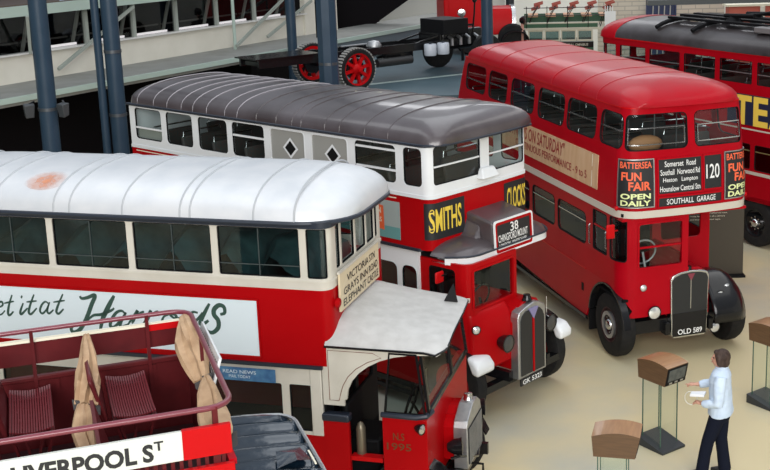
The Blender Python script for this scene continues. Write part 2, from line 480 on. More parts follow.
gal('trim_3', MB().box(-9, 1.78, 3.835, 11.6, 2.0, 3.875), mat('white_sill', (.72, .71, .68), .3))
gal('wall_gallery_end', MB().box(11.5, 1.80, 3.2, 13.2, 1.97, 5.6), GAL_WHITE)
gal('trim_4', MB().box(-9, 1.55, 4.74, 8.0, 1.80, 4.97), MINT)
gal('floor_upper_gallery', MB().box(-9, 1.7, 4.90, 13, 6, 5.0), mat('brown_upper_floor', (.10, .07, .055), .6))
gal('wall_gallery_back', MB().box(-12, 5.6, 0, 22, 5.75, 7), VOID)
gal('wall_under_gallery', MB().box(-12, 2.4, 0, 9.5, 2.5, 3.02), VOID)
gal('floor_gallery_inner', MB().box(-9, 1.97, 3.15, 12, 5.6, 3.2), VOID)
# window frames along the gallery
fr_mat = mat('gallery_frame_grey_green', (.33, .36, .32), .5)
STRIP = bpy.data.materials.new('sill_highlight'); STRIP.use_nodes = True  # emissive strips stand in for bright highlights along the sill, not lamps
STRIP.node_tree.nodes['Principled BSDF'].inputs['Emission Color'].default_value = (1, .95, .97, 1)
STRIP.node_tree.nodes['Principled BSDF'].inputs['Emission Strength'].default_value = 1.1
wx = [-1.9, -.35, 1.2, 2.74, 4.35, 5.92, 7.55, 9.2, 10.8]
for k, x in enumerate(wx):
    w_ = thing('gallery_mullion', 'pale steel upright of the gallery opening', 'window upright', (0, 0, 0), 0)
    w_.location = (GAX, GAY, 0); w_.rotation_euler = (0, 0, GAA); structure(w_); del w_['label']; del w_['category']; w_.name = 'window_%d' % (k + 1)
    obj('upright', MB().box(x - .05, 1.86, 3.85, x + .05, 1.96, 4.76), fr_mat, w_)
    obj('rear_upright', MB().hexa([(x - .22, 2.2, 3.85), (x - .15, 2.2, 3.85), (x - .15, 2.26, 3.85), (x - .22, 2.26, 3.85)], [(x - .10, 2.0, 4.76), (x - .03, 2.0, 4.76), (x - .03, 2.06, 4.76), (x - .10, 2.06, 4.76)]), fr_mat, w_)
    if k < len(wx) - 1:
        if k in (2, 3, 4, 5, 6, 7): obj('sill_glow', MB().box(x + .12 + .03 * (k % 3), 2.0, 3.88, wx[k + 1] - .25, 2.05, 3.935), STRIP, w_)
        obj('transom', MB().box(x + .05, 2.5, 4.02, wx[k + 1] - .05, 2.54, 4.06), mat('dim_transom', (.10, .10, .09), .5), w_)
        obj('pane', MB().add([(x + .05, 1.93, 3.87), (wx[k + 1] - .05, 1.93, 3.87), (wx[k + 1] - .05, 1.93, 4.76), (x + .05, 1.93, 4.76)], [(0, 1, 2, 3)]), glass('dim_gallery_glass', (.55, .55, .55)), w_)
for a_, b_ in (((.60, 1.45, 4.74), (.80, 1.7, 3.86)), ((1.40, 1.5, 3.42), (4.10, 1.6, 4.68)), ((7.62, 1.3, 3.30), (10.2, 1.6, 4.40)), ((9.25, 1.5, 3.38), (11.6, 1.6, 4.25))):
    o = gal('steel_brace', MB().bar(a_, b_, .07, .07), fr_mat, kind=False); tag(o, None, 'brace')
    o['label'] = ''
BR = [o for o in bpy.data.objects if o.name.startswith('steel_brace')]
for o, l in zip(BR, ('pale steel brace left of the leftmost blue column, sloping down to the sill', 'long pale steel brace passing behind the blue column with the downpipe', 'long pale steel brace rising right from the gallery ledge at its middle', 'pale steel brace running behind the thin far blue column')): o['label'] = l
gal('trim_5', MB().tube([(7.68, 1.4, 3.2), (7.68, 1.4, 5.2)], .045, 8), MINT)
gal('trim_6', MB().tube([(11.0, 1.0, 3.2), (11.0, 1.0, 5.2)], .03, 8), BLACK)
# things dimly seen on the upper gallery
o = gal('leaning_card', MB().hexa([(1.9, 1.75, 5.0), (2.35, 1.75, 5.0), (2.35, 1.8, 5.0), (1.9, 1.8, 5.0)], [(2.1, 2.0, 5.35), (2.5, 2.0, 5.35), (2.5, 2.03, 5.35), (2.1, 2.03, 5.35)]), mat('pale_blue_card', (.55, .68, .85), .5), kind=False)
tag(o, 'pale blue card standing on the upper gallery edge above the columns', 'card')
o = gal('display_case', MB().box(-1.6, 2.6, 5.0, .6, 3.1, 5.5), mat('orange_brown_wood', (.45, .13, .06), .5), kind=False, bevel=.01)
tag(o, 'orange brown display case at the top left corner on the upper gallery', 'display case')
for k, (x, y, z) in enumerate(((3.3, 1.0, 2.35), (4.6, .9, 2.5))): pass
# back of the hall
WALL_PALE = mat('pale_hall_wall', (.70, .70, .66), .6, noise=(.62, .62, .58), nscale=.6)
structure(obj('wall_back', MB().box(-12, 56, -.1, 40, 56.3, 9), WALL_PALE))
def brick_mat():
    m = bpy.data.materials.new('pale_brick'); m.use_nodes = True; nt = m.node_tree; b = nt.nodes['Principled BSDF']
    t = nt.nodes.new('ShaderNodeTexCoord'); br = nt.nodes.new('ShaderNodeTexBrick')
    mp = nt.nodes.new('ShaderNodeMapping'); mp.inputs['Rotation'].default_value = (PI / 2, 0, 0); nt.links.new(t.outputs['Object'], mp.inputs[0]); nt.links.new(mp.outputs[0], br.inputs[0])
    br.inputs['Color1'].default_value = (.60, .54, .45, 1); br.inputs['Color2'].default_value = (.52, .47, .39, 1); br.inputs['Mortar'].default_value = (.38, .35, .30, 1)
    br.inputs['Scale'].default_value = 1.0; br.inputs['Brick Width'].default_value = .55; br.inputs['Row Height'].default_value = .17; br.inputs['Mortar Size'].default_value = .018
    nt.links.new(br.outputs[0], b.inputs['Base Color']); b.inputs['Roughness'].default_value = .8; return m
structure(obj('wall_brick', MB().box(5.3, 47.0, 0, 10.2, 47.3, 5), brick_mat()))
structure(obj('wall_right', MB().box(24, 0, 0, 24.3, 56, 9), WALL_PALE))
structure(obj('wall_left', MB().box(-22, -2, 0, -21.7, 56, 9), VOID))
# columns
COLM = mat('blue_grey_column_paint', (.022, .046, .075), .38, coat=.1, spec=.3, noise=(.028, .053, .084), nscale=3)
def column(name_label, x, y, r, h=9.0, pipe=None, bands=(), square=False):
    c = thing('column', name_label, 'column', (x, y, 0), 0, 'blue iron columns')
    obj('shaft', MB().lathe([(r, 0), (r, h)], 'z', (0, 0, 0), 24) if not square else MB().prism([(-r, -r * .4), (-r * .4, -r), (r * .4, -r), (r, -r * .4), (r, r * .4), (r * .4, r), (-r * .4, r), (-r, r * .4)], 'z', 0, h), COLM, c)
    obj('base', MB().lathe([(r * 1.5, 0), (r * 1.5, .15), (r * 1.15, .3), (r, .34)], 'z', (0, 0, 0), 24), COLM, c)
    if pipe: obj('downpipe', MB().tube([(pipe[0], pipe[1], 0), (pipe[0], pipe[1], h)], pipe[2], 10), COLM, c)
    for z in bands: obj('clamp_band', MB().lathe([(r, z - .03), (r + .012, z - .03), (r + .012, z + .03), (r, z + .03)], 'z', (0, 0, 0), 24), mat('band_steel', (.10, .11, .12), .4, metal=.6), c)
    return c
c1 = column('leftmost thick blue column with two small floodlights clamped to it', -8.06, 23.0, .172, bands=(3.32,))
c2 = column('blue column with a downpipe beside it, left of the dark roofed bus', -7.12, 24.4, .165, pipe=(-.27, -.06, .085), bands=(2.95, 4.25))
c3 = column('blue column rising in front of the red spoked wheels', -2.93, 26.0, .205, bands=(3.7,), square=True)
c4 = column('blue column right behind the rear of the all red bus', .63, 31.0, .15)
c5 = column('thin far blue column in front of the gallery ledge', -4.72, 33.2, .135)
c6 = column('dark far column beside the green garden seats', 1.72, 43.5, .15)
for o in c6.children: o.data.materials[0] = mat('dark_column_paint', (.012, .018, .026), .5)
for sx in (-.34, .33):
    fl_ = thing('floodlight', 'small grey floodlight clamped on the %s of the leftmost blue column' % ('left' if sx < 0 else 'right'), 'floodlight', (-8.06 + sx, 22.93, 3.30), .5 if sx < 0 else -.6, 'floodlights on the column')
    obj('housing', MB().hexa([(-.08, -.06, -.14), (.08, -.06, -.14), (.08, .06, -.10), (-.08, .06, -.10)], [(-.10, -.10, .12), (.10, -.10, .12), (.10, .06, .14), (-.10, .06, .14)]), mat('lamp_grey', (.05, .055, .06), .4), fl_, bevel=.015)
    obj('bracket', MB().bar((0, .02, .12), (-.12 if sx > 0 else .12, .08, .16), .03, .03), BLACK, fl_)
# ================================================================== veteran covered-top bus with the white poster (left)
SILVER = mat('silver_roof_paint', (0.56, 0.58, 0.605), 0.38, metal=0.12, noise=(0.63, 0.64, 0.655), nscale=3.0, bump=0.05)
SILVER_CAN = mat('silver_canopy_canvas', (0.46, 0.45, 0.43), 0.5, metal=0.05, noise=(0.53, 0.52, 0.50), nscale=7.0, bump=0.25)
RUST = mat('rust_stain', (0.62, 0.36, 0.25), 0.6)
TARP = mat('dark_green_tarpaulin', (0.030, 0.075, 0.082), 0.34, noise=(0.10, 0.19, 0.20), nscale=2.4, bump=1.0)
def bus_seat_mb(depth=0.42, wide=0.85, back=0.5):
    c = MB().box(-depth / 2, -wide / 2, 0.34, depth / 2, wide / 2, 0.45)
    b = MB().hexa([(-depth / 2, -wide / 2, .42), (-depth / 2 + .07, -wide / 2, .42), (-depth / 2 + .07, wide / 2, .42), (-depth / 2, wide / 2, .42)],
                  [(-depth / 2 - .1, -wide / 2, .42 + back), (-depth / 2 - .04, -wide / 2, .42 + back), (-depth / 2 - .04, wide / 2, .42 + back), (-depth / 2 - .1, wide / 2, .42 + back)])
    r = MB().tube([(-depth / 2 - .07, -wide / 2 + .03, .42 + back - .05), (-depth / 2 - .08, -wide / 2 + .05, .5 + back), (-depth / 2 - .08, wide / 2 - .05, .5 + back), (-depth / 2 - .07, wide / 2 - .03, .42 + back - .05)], 0.014, 6)
    l = MB().box(-.05, -wide / 2 + .06, 0, .05, -wide / 2 + .1, .35).box(-.05, wide / 2 - .1, 0, .05, wide / 2 - .06, .35)
    return c, b, r, l
def make_seat(parent, loc, cloth, metal):
    c, b, r, l = bus_seat_mb()
    s = obj('seat', c, cloth, parent, bevel=0.02); s.location = loc
    obj('backrest', b, cloth, s, bevel=0.02); obj('grab_rail', r, metal, s); obj('seat_leg', l, BLACK_MATT, s)
    return s

ns = thing('veteran_bus', 'old red double decker with rounded silver roof and white script poster along its side', 'bus', (-0.3341, 13.2009, 0), -0.2514, 'museum buses')
sh = Shell(1.08, -6.4, -0.93, 0.13)
XE = sh.sn(-6.4)
bays = [-6.33, -5.31, -4.29, -3.28, -2.255, -1.22]
holes = []
for a, b in zip(bays[:-1], bays[1:]): holes.append(rr(a + .04, 3.03, b - .04, 3.585, .02, 2))
holes.append(rr(-1.18, 3.03, -.945, 3.585, .02, 2))
fy = [(-.84, -.70), (-.66, -.23), (-.19, .23), (.27, .66), (.70, .84)]
fholes = [rr(sh.sf(a), 3.08, sh.sf(b), 3.585, .02, 2) for a, b in fy]
nholes = []
for a, b in zip(bays[:-1], bays[1:]): nholes.append(rr(sh.sn(b - .04), 3.03, sh.sn(a + .04), 3.585, .02, 2))
sh.band('window_band', -6.4, XE, 2.9, 3.62, CREAM, ns, holes + fholes + nholes, thick=.04)
for h in holes + fholes + nholes:
    s0, s1 = min(p[0] for p in h), max(p[0] for p in h); z0, z1 = min(p[1] for p in h), max(p[1] for p in h)
    wide = s1 - s0 > 0.6
    sh.window(s0, z0, s1, z1, 0.02, ns, DARK if not wide else BLACK_MATT, GLASS_DK if wide else GLASS, fw=.012, t0=-.012, recess=.024,
              bars=(3.16,) if wide else (), vbars=(s0 + (s1 - s0) * .5,) if wide else (), bar_mat=mat('sash_bar', (0.05, 0.065, 0.065), 0.4), bar_w=.009)
sh.band('sill_moulding', -6.4, XE, 2.985, 3.012, CREAM, ns, t0=.012)
sh.band('cornice', -6.4, XE, 3.595, 3.665, NAVY, ns, thick=.03, t0=.03)
sh.band('side_panel', -6.4, XE, 2.03, 2.9, RED_OLD, ns)
AD_PNL = sh.band('poster', -6.25, -1.79, 2.105, 2.75, AD_WHITE, ns, thick=.012, t0=.014, label='white side poster with dark green script lettering')
STROKES = [([(-5.082, 2.496), (-5.038, 2.489), (-5.0, 2.516), (-5.006, 2.55), (-5.044, 2.543), (-5.084, 2.479), (-5.083, 2.405), (-5.036, 2.396), (-4.976, 2.448)], 0.0175), ([(-4.861, 2.646), (-4.913, 2.526), (-4.941, 2.426), (-4.924, 2.392), (-4.865, 2.443)], 0.02), ([(-4.981, 2.536), (-4.844, 2.569)], 0.015), ([(-4.724, 2.554), (-4.774, 2.448), (-4.762, 2.417), (-4.673, 2.496)], 0.02), ([(-4.746, 2.633), (-4.726, 2.624)], 0.025), ([(-4.569, 2.667), (-4.631, 2.542), (-4.663, 2.448), (-4.634, 2.425), (-4.551, 2.503)], 0.02), ([(-4.68, 2.569), (-4.541, 2.591)], 0.015), ([(-4.392, 2.566), (-4.426, 2.588), (-4.477, 2.551), (-4.512, 2.476), (-4.485, 2.441), (-4.427, 2.491), (-4.374, 2.586)], 0.0175), ([(-4.374, 2.586), (-4.417, 2.482), (-4.395, 2.447), (-4.332, 2.497)], 0.0175), ([(-4.19, 2.694), (-4.262, 2.564), (-4.298, 2.477), (-4.269, 2.452), (-4.2, 2.514)], 0.02), ([(-4.327, 2.587), (-4.173, 2.617)], 0.015), ([(-3.97, 2.682), (-3.952, 2.654), (-3.879, 2.668), (-3.794, 2.702), (-3.78, 2.683), (-3.831, 2.589), (-3.89, 2.465), (-3.953, 2.352), (-4.03, 2.262), (-4.105, 2.238), (-4.127, 2.281), (-4.085, 2.327), (-4.016, 2.346)], 0.0325), ([(-3.534, 2.711), (-3.588, 2.627), (-3.648, 2.528), (-3.711, 2.416), (-3.75, 2.285)], 0.0375), ([(-3.92, 2.379), (-3.824, 2.457), (-3.72, 2.476), (-3.587, 2.532), (-3.548, 2.563)], 0.0225), ([(-3.408, 2.494), (-3.455, 2.535), (-3.529, 2.506), (-3.599, 2.411), (-3.616, 2.342), (-3.566, 2.336), (-3.482, 2.418), (-3.401, 2.519)], 0.025), ([(-3.401, 2.519), (-3.485, 2.382), (-3.479, 2.336), (-3.4, 2.375)], 0.025), ([(-3.401, 2.365), (-3.321, 2.462), (-3.257, 2.547), (-3.267, 2.493), (-3.204, 2.531), (-3.173, 2.542)], 0.0225), ([(-3.259, 2.527), (-3.338, 2.391)], 0.0225), ([(-3.213, 2.377), (-3.139, 2.473), (-3.091, 2.557), (-3.091, 2.504), (-3.028, 2.546), (-2.992, 2.558)], 0.0225), ([(-3.088, 2.538), (-3.166, 2.402)], 0.0225), ([(-2.865, 2.527), (-2.933, 2.495), (-2.959, 2.427), (-2.916, 2.401), (-2.829, 2.435), (-2.775, 2.49), (-2.796, 2.532), (-2.851, 2.524), (-2.79, 2.485), (-2.714, 2.504)], 0.0225), ([(-2.508, 2.568), (-2.566, 2.574), (-2.619, 2.524), (-2.63, 2.457), (-2.582, 2.441), (-2.509, 2.502), (-2.449, 2.576)], 0.025), ([(-2.358, 2.685), (-2.408, 2.602), (-2.47, 2.493), (-2.484, 2.442), (-2.445, 2.445), (-2.383, 2.486)], 0.0325), ([(-2.236, 2.566), (-2.181, 2.588), (-2.186, 2.657), (-2.243, 2.673), (-2.304, 2.622), (-2.31, 2.557), (-2.266, 2.494), (-2.272, 2.409), (-2.34, 2.348), (-2.403, 2.358), (-2.424, 2.394)], 0.035)]
GREEN_INK = mat('dark_green_ink', (0.03, 0.075, 0.06), 0.5)
mb = MB()
for pts, w in STROKES:
    q = catmull(pts, 6); n = len(q)
    o = len(mb.v); mb.ribbon(q, [w * 1.45 * (0.6 + 0.5 * math.sin(PI * min(1, max(0, i / (n - 1))))) for i in range(n)])
mb.map(lambda x, y, z: sh.at(x, y, .0165))
obj('script_lettering', mb, GREEN_INK, AD_PNL, smooth=0)
frm = panel([(-6.27, 2.085), (-1.77, 2.085), (-1.77, 2.77), (-6.27, 2.77)], [[(-6.25, 2.105), (-1.79, 2.105), (-1.79, 2.75), (-6.25, 2.75)]], .02, lambda u, v, t: sh.at(u, v, t + .02))
obj('poster_frame', frm, RED_OLD, AD_PNL)
# roof with seams
NSZ = (3.655, 4.06, 2.5)
obj('roof', roof_mb(1.13, -6.5, -0.70, NSZ[0], NSZ[1], .62, .5, p=NSZ[2], end_f=.85, end_r=.8, thick_edge=.0), SILVER, ns, smooth=1.2)
obj('gutter', MB().tube([(-6.5 + .3, -1.135, 3.65)] + [(x, -1.135, 3.65) for x in (-5, -3, -1.32)] +
    [(-1.32 + .62 * math.sin(a), -.51 - .625 * math.cos(a), 3.65) for a in (PI / 12, PI / 6, PI / 4, PI / 3, PI * 5 / 12, PI / 2)] + [(-.70, y, 3.65) for y in (-.2, .2)] +
    [(-1.32 + .62 * math.cos(a), .51 + .625 * math.sin(a), 3.65) for a in (0, PI / 6, PI / 3, PI / 2)] + [(-3, 1.135, 3.65), (-6.2, 1.135, 3.65)], 0.026, 8), NAVY, ns)
for i, x in enumerate([-5.95, -5.25, -4.95, -4.18, -3.98, -3.32, -2.62, -2.5, -1.75, -1.28]):
    obj('roof_seam', strap_mb(x, 1.13, NSZ[0], NSZ[1], NSZ[2], .011), mat('grey_roof_seam', (.44, .46, .48), .4), ns)
mb = MB(); n = 16; rng = random.Random(3); pts = []
for k in range(n):
    a = 2 * PI * k / n; r = .30; pts.append((-4.42 + r * 1.1 * math.cos(a), -.80 + r * .70 * math.sin(a)))
def onroof(x, y, l=.003): return (x, y, roof_z(y, 1.13, *NSZ) + l)
RV = [onroof(-4.42 + (p[0] + 4.42) * q / 6, -.80 + (p[1] + .80) * q / 6, .006) for q in range(7) for p in pts]
mb.add(RV, [(q * n + k, q * n + (k + 1) % n, (q + 1) * n + (k + 1) % n, (q + 1) * n + k) for q in range(6) for k in range(n)])
def rust_mat():
    m = bpy.data.materials.new('rust_bloom'); m.use_nodes = True; nt = m.node_tree
    b = nt.nodes['Principled BSDF']; b.inputs['Base Color'].default_value = (.66, .25, .12, 1); b.inputs['Roughness'].default_value = .6
    t = nt.nodes.new('ShaderNodeTexCoord'); mp = nt.nodes.new('ShaderNodeMapping'); mp.inputs['Location'].default_value = (4.42, .86, -3.965)
    nt.links.new(t.outputs['Object'], mp.inputs[0]); vm = nt.nodes.new('ShaderNodeVectorMath'); vm.operation = 'LENGTH'; nt.links.new(mp.outputs[0], vm.inputs[0])
    ns_ = nt.nodes.new('ShaderNodeTexNoise'); ns_.inputs['Scale'].default_value = 14; nt.links.new(t.outputs['Object'], ns_.inputs[0])
    mr = nt.nodes.new('ShaderNodeMapRange'); mr.inputs[1].default_value = .02; mr.inputs[2].default_value = .26; mr.inputs[3].default_value = 1.5; mr.inputs[4].default_value = 0
    nt.links.new(vm.outputs['Value'], mr.inputs[0]); mu = nt.nodes.new('ShaderNodeMath'); mu.operation = 'MULTIPLY'; nt.links.new(mr.outputs[0], mu.inputs[0]); nt.links.new(ns_.outputs[0], mu.inputs[1])
    nt.links.new(mu.outputs[0], b.inputs['Alpha']); return m
obj('rust_stain', mb, rust_mat(), ns, label='orange rust stain on silver roof')
# belt and lower deck
sh.band('belt_rail', -6.4, -1.06, 1.995, 2.035, NAVY, ns, thick=.05, t0=.03)
lb = Shell(1.07, -6.4, -1.0, 0.04)
lwin = [(-6.2, -5.2), (-5.12, -4.1), (-4.02, -2.72), (-2.64, -1.565), (-1.475, -1.21)]
hl = [rr(a, 1.24, b, 1.79, .02, 2) for a, b in lwin]
lb.band('lower_window_band', -6.4, -1.09, 1.2, 2.0, CREAM, ns, hl, thick=.04)
for a, b in lwin:
    lb.window(a, 1.24, b, 1.79, .02, ns, BLACK_MATT, GLASS_DK, fw=.012, t0=-.012, recess=.024)
for a, b in lwin[2:3]:
    lb.window(a + .06, 1.82, b - .06, 1.965, .02, ns, CREAM, GLASS_DK, fw=.012, t0=.012, recess=.01, name='quarter_light')
tp = lb.band('transfer_sign', -2.42, -1.62, 1.80, 1.955, mat('sky_blue_enamel', (0.07, 0.20, 0.36), .4, noise=(.03, .10, .24), nscale=9), ns, thick=.008, t0=.03, label='small blue window bill')
lb.text('lettering', None, -2.17, 1.90, AD_WHITE, tp, t0=.033, s='LOOSE SEATS', width=.32, height=.045) if False else None
def put_text(shell, s, sc, zc, material, parent, t0, **k):
    mb = text_mb(s, **k); mb.map(lambda x, y, z: shell.at(sc + x, zc + y, t0)); return obj('lettering', mb, material, parent, smooth=0)
put_text(lb, 'READ NEWS', -2.05, 1.905, AD_WHITE, tp, .033, width=.40, height=.04)
put_text(lb, 'MAIL TODAY', -2.05, 1.85, AD_WHITE, tp, .033, width=.26, height=.035)
lb.band('lower_panel', -6.4, -1.09, .42, 1.2, RED_OLD, ns)
nb = Shell(1.07, -6.4, -1.0, .04)
nside = lambda name, z0, z1, m, hs=(): nb.band(name, nb.sn(-1.09), nb.sn(-6.4), z0, z1, m, ns, hs)
nside('nearside_panel', .42, 1.2, RED_OLD)
nside('nearside_window_band', 1.2, 2.0, CREAM, [rr(nb.sn(b), 1.24, nb.sn(a), 1.79, .02, 2) for a, b in lwin])
for a, b in lwin: nb.window(nb.sn(b), 1.24, nb.sn(a), 1.79, .02, ns, BLACK_MATT, GLASS_DK, fw=.012, t0=-.012, recess=.024)
obj('rear_panel', MB().box(-6.4, -1.07, .42, -6.36, 1.07, 2.05), RED_OLD, ns)
# decks and bulkhead
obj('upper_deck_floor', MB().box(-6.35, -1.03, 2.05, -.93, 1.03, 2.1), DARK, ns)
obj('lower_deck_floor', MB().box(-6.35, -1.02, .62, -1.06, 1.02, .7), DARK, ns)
bk = panel([(-1.04, .5), (1.04, .5), (1.04, 2.28), (-1.04, 2.28)], [rr(-.8, 1.3, -.05, 1.9, .05), rr(.05, 1.3, .8, 1.9, .05)], .04, lambda u, v, t: (-1.06 + t, u, v))
b_ = obj('front_bulkhead', bk, BLACK_MATT, ns)
obj('pane', MB().box(-1.085, -.82, 1.28, -1.08, .82, 1.92), GLASS_DK, b_)
# tarpaulins over the upper deck seats
rng = random.Random(5)
for k, x in enumerate([-5.7, -5.0, -4.2, -3.5, -2.85, -2.2, -1.6]):
    def hump(u, v, x=x, k=k): 
        return None
    m2 = MB(); nx, ny = 8, 10; v = []; f = []
    for i in range(nx + 1):
        for j in range(ny + 1):
            u = -1 + 2 * i / nx; w_ = -1 + 2 * j / ny
            h = 2.75 + .62 * (1 - abs(u) ** 2.2) * (1 - .35 * abs(w_) ** 3) + .07 * math.sin(5 * u + 3 * w_ + k) + rng.uniform(-.03, .03)
            v.append((x + .36 * u + .04 * math.sin(4 * w_ + k), .98 * w_, h - .5 * max(0, abs(u) - .85)))
    for i in range(nx):
        for j in range(ny): f.append((i * (ny + 1) + j, (i + 1) * (ny + 1) + j, (i + 1) * (ny + 1) + j + 1, i * (ny + 1) + j + 1))
    obj('tarpaulin', m2.add(v, f), TARP, ns, smooth=.9)
# destination board on the upper front
db = obj('destination_board', MB().box(-.91, -.88, 2.60, -.885, .66, 3.03), mat('board_cream', (0.66, 0.56, 0.38), .5), ns, bevel=.004, label='cream wooden destination board with black lettering')
for s, z, w in (('VICTORIA STN', 2.925, 1.1), ('GRAYS INN ROAD', 2.80, 1.34), ('ELEPHANT CASTLE', 2.68, 1.38)):
    m2 = text_mb(s, width=w, height=.085, bold=.006); m2.map(lambda x, y, zz: (-.881, x - .11, z + y)); obj('lettering', m2, INK, db, smooth=0)
obj('board_rail', MB().box(-.91, -.9, 3.035, -.88, .7, 3.06), CREAM, db)
lamp('side_lamp', ns, (-.90, -.95, 2.73), .055, .06, (1, -.3, 0), RED_OLD, RED_OLD, label='red round lamp')
# canopy over the driver
def canopy(u, v):    # u along x (0 rear ..1 front), v across (-1..1)
    return 2.29 + (.10 + .20 * (1 - u) ** 1.3) * (1 - abs(v) ** 5)
nu, nv = 10, 18; v = []; f = []
def can_pt(u, w_, dz=0.0, sc=1.0):
    R = .16 if w_ < 0 else .5; y = 1.10 * w_ * sc; xf = .35 - .09 * (w_ + 1) - max(0, (abs(y) - (1.10 - R)) / R) ** 2.5 * (.10 if w_ < 0 else .30)
    x = -1.02 + (xf + 1.02) * u
    return (x, y, canopy(u, w_) + dz - .02 * max(0, u - .9) / .1)
for lay in (0, -.03):
    for i in range(nu + 1):
        for j in range(nv + 1): v.append(can_pt(i / nu, -1 + 2 * j / nv, lay))
N1 = (nu + 1) * (nv + 1); q = lambda l, i, j: l * N1 + i * (nv + 1) + j
for i in range(nu):
    for j in range(nv):
        f.append((q(0, i, j), q(0, i + 1, j), q(0, i + 1, j + 1), q(0, i, j + 1))); f.append((q(1, i, j), q(1, i, j + 1), q(1, i + 1, j + 1), q(1, i + 1, j)))
for i in range(nu):
    f.append((q(0, i, 0), q(1, i, 0), q(1, i + 1, 0), q(0, i + 1, 0))); f.append((q(0, i, nv), q(0, i + 1, nv), q(1, i + 1, nv), q(1, i, nv)))
for j in range(nv):
    f.append((q(0, nu, j), q(1, nu, j), q(1, nu, j + 1), q(0, nu, j + 1)))
cn = obj('canopy', MB().add(v, f), SILVER_CAN, ns, smooth=1.0, label='silver canvas canopy over the driver')
obj('canopy_edge', MB().tube([can_pt(u, -1, -.015, 1.01) for u in (0, .3, .6, .9)] + [can_pt(1, -1 + 2 * j / 24, -.015, 1.01) for j in range(25)] + [can_pt(u, 1, -.015, 1.01) for u in (.9, .5, 0)], .014, 6), BLACK, cn)
hz_ = MB().add([(-.02, .30, 2.42), (.14, .36, 2.40), (.06, .54, 2.42), (.08, .42, 2.62)], [(0, 1, 3), (1, 2, 3), (2, 0, 3), (0, 2, 1)])
obj('canopy_ventilator', hz_, BLACK_MATT, cn, smooth=0, label='small black pyramid ventilator')
# arched cream valance at the side of the cab
arch = [(-1.075, 1.58), (-.83, 1.58), (-.83, 1.655)]
for k in range(9):
    a = PI - PI / 2 * k / 8; arch.append((.10 + .90 * math.cos(a) * 1.0, 1.66 + .57 * math.sin(a)))
arch += [(.16, 2.235), (.16, 2.285), (-1.075, 2.285)]
for sgn in (-1, 1):
    va = obj('valance', panel(arch, (), .035, lambda u, w_, t: (u, sgn * (1.07 + t), w_)), CREAM, ns)
    if sgn < 0:
        ln = [(-1.0, 1.64), (-.89, 1.64), (-.87, 1.72)] + [(.07 + .87 * math.cos(a) - .06, 1.70 + .53 * math.sin(a) + .0) for a in (PI * .93, PI * .86, PI * .79, PI * .72, PI * .65)] + [(-.48, 2.22), (-1.0, 2.22)]
        obj('coach_line', MB().tube([(x, -1.072, z) for x, z in ln], .004, 4, closed=True), mat('line_brown', (.2, .08, .05), .5), va)
obj('corner_post', MB().box(-1.22, -1.085, 1.2, -1.085, -1.02, 2.0), CREAM, ns, bevel=.01)
# cab
obj('cab_rear_panel', MB().box(-1.09, -1.08, .45, -.79, -1.03, 1.39), RED_OLD, ns)
obj('cab_rear_capping', MB().box(-1.10, -1.10, 1.39, -.78, -.98, 1.48), NAVY, ns, bevel=.02)
dr = obj('cab_door', MB().box(-.40, -1.08, .55, .11, -1.03, 1.49), RED_OLD, ns, bevel=.006)
for s, z, w in (('N.S', 1.275, .13), ('1995', 1.155, .28)):
    m2 = text_mb(s, width=w, height=.085, bold=.008); m2.map(lambda x, y, zz: (-.215 + x, -1.084, z + y)); obj('fleet_number', m2, GOLD, dr, smooth=0)
obj('door_capping', MB().tube([(-.41, -1.07, 1.515), (.0, -1.085, 1.515), (.10, -1.06, 1.53), (.14, -.95, 1.55)], .032, 8), NAVY, ns)
qp = panel([(-.38, 1.53), (.10, 1.53), (.02, 2.24), (-.30, 2.24)], [[(-.355, 1.55), (.075, 1.55), (.0, 2.22), (-.285, 2.22)]], .025, lambda u, w_, t: (u, -1.05 + t, w_))
sf = obj('side_screen', qp, BLACK, ns)
obj('pane', MB().add([(-.36, -1.045, 1.54), (.08, -1.045, 1.54), (.0, -1.045, 2.23), (-.29, -1.045, 2.23)], [(0, 1, 2, 3)]), GLASS_DK, sf)
wp = panel([(-1.04, 1.53), (1.0, 1.62), (.98, 2.26), (-1.02, 2.26)], [[(-.99, 1.58), (-.03, 1.63), (-.03, 2.22), (-.97, 2.22)], [(.03, 1.63), (.95, 1.66), (.93, 2.22), (.03, 2.22)]], .03, lambda u, w_, t: (.11 - (w_ - 1.53) * .12 - t, u, w_))
wf = obj('windscreen', wp, BLACK, ns)
obj('pane', MB().add([(.105, -1.0, 1.56), (.105, .97, 1.63), (.03, .95, 2.24), (.03, -1.0, 2.24)], [(0, 1, 2, 3)]), GLASS, wf)
obj('scuttle', MB().hexa([(-.05, -1.06, .6), (.10, -1.06, .6), (.10, 1.06, .6), (-.05, 1.06, .6)], [(-.02, -1.06, 1.53), (.10, -1.06, 1.53), (.10, 1.06, 1.62), (-.02, 1.06, 1.62)]), RED_OLD, ns, bevel=.02)
bon = MB(); pr = [(-.39, .72), (-.39, 1.11), (-.36, 1.15), (-.13, 1.26), (.13, 1.26), (.34, 1.17), (.37, 1.10), (.37, .72)]
bon.prism(pr, 'x', .05, .23); obj('bonnet', bon, RED_OLD, ns, smooth=.5, label='short red bonnet')
for y in (-.28, .28): obj('bonnet_louvre', MB().box(.10, y - .004, 1.18, .26, y + .004, 1.225), RED_OLD, ns)
rd = MB(); pr = [(-.41, .62), (-.41, 1.12), (-.37, 1.19), (-.12, 1.31), (.12, 1.31), (.34, 1.21), (.38, 1.12), (.38, .62)]
rd.prism(pr, 'x', .22, .385); R_ = obj('radiator', rd, ALLOY, ns, smooth=.4, bevel=.008, label='dull silver radiator')
gr = MB()
gr.prism([(-.36, .66), (-.36, 1.10), (.34, 1.10), (.34, .66)], 'x', .38, .393)
obj('radiator_core', gr, BLACK_MATT, R_)
for k in range(9): pass
fin = MB()
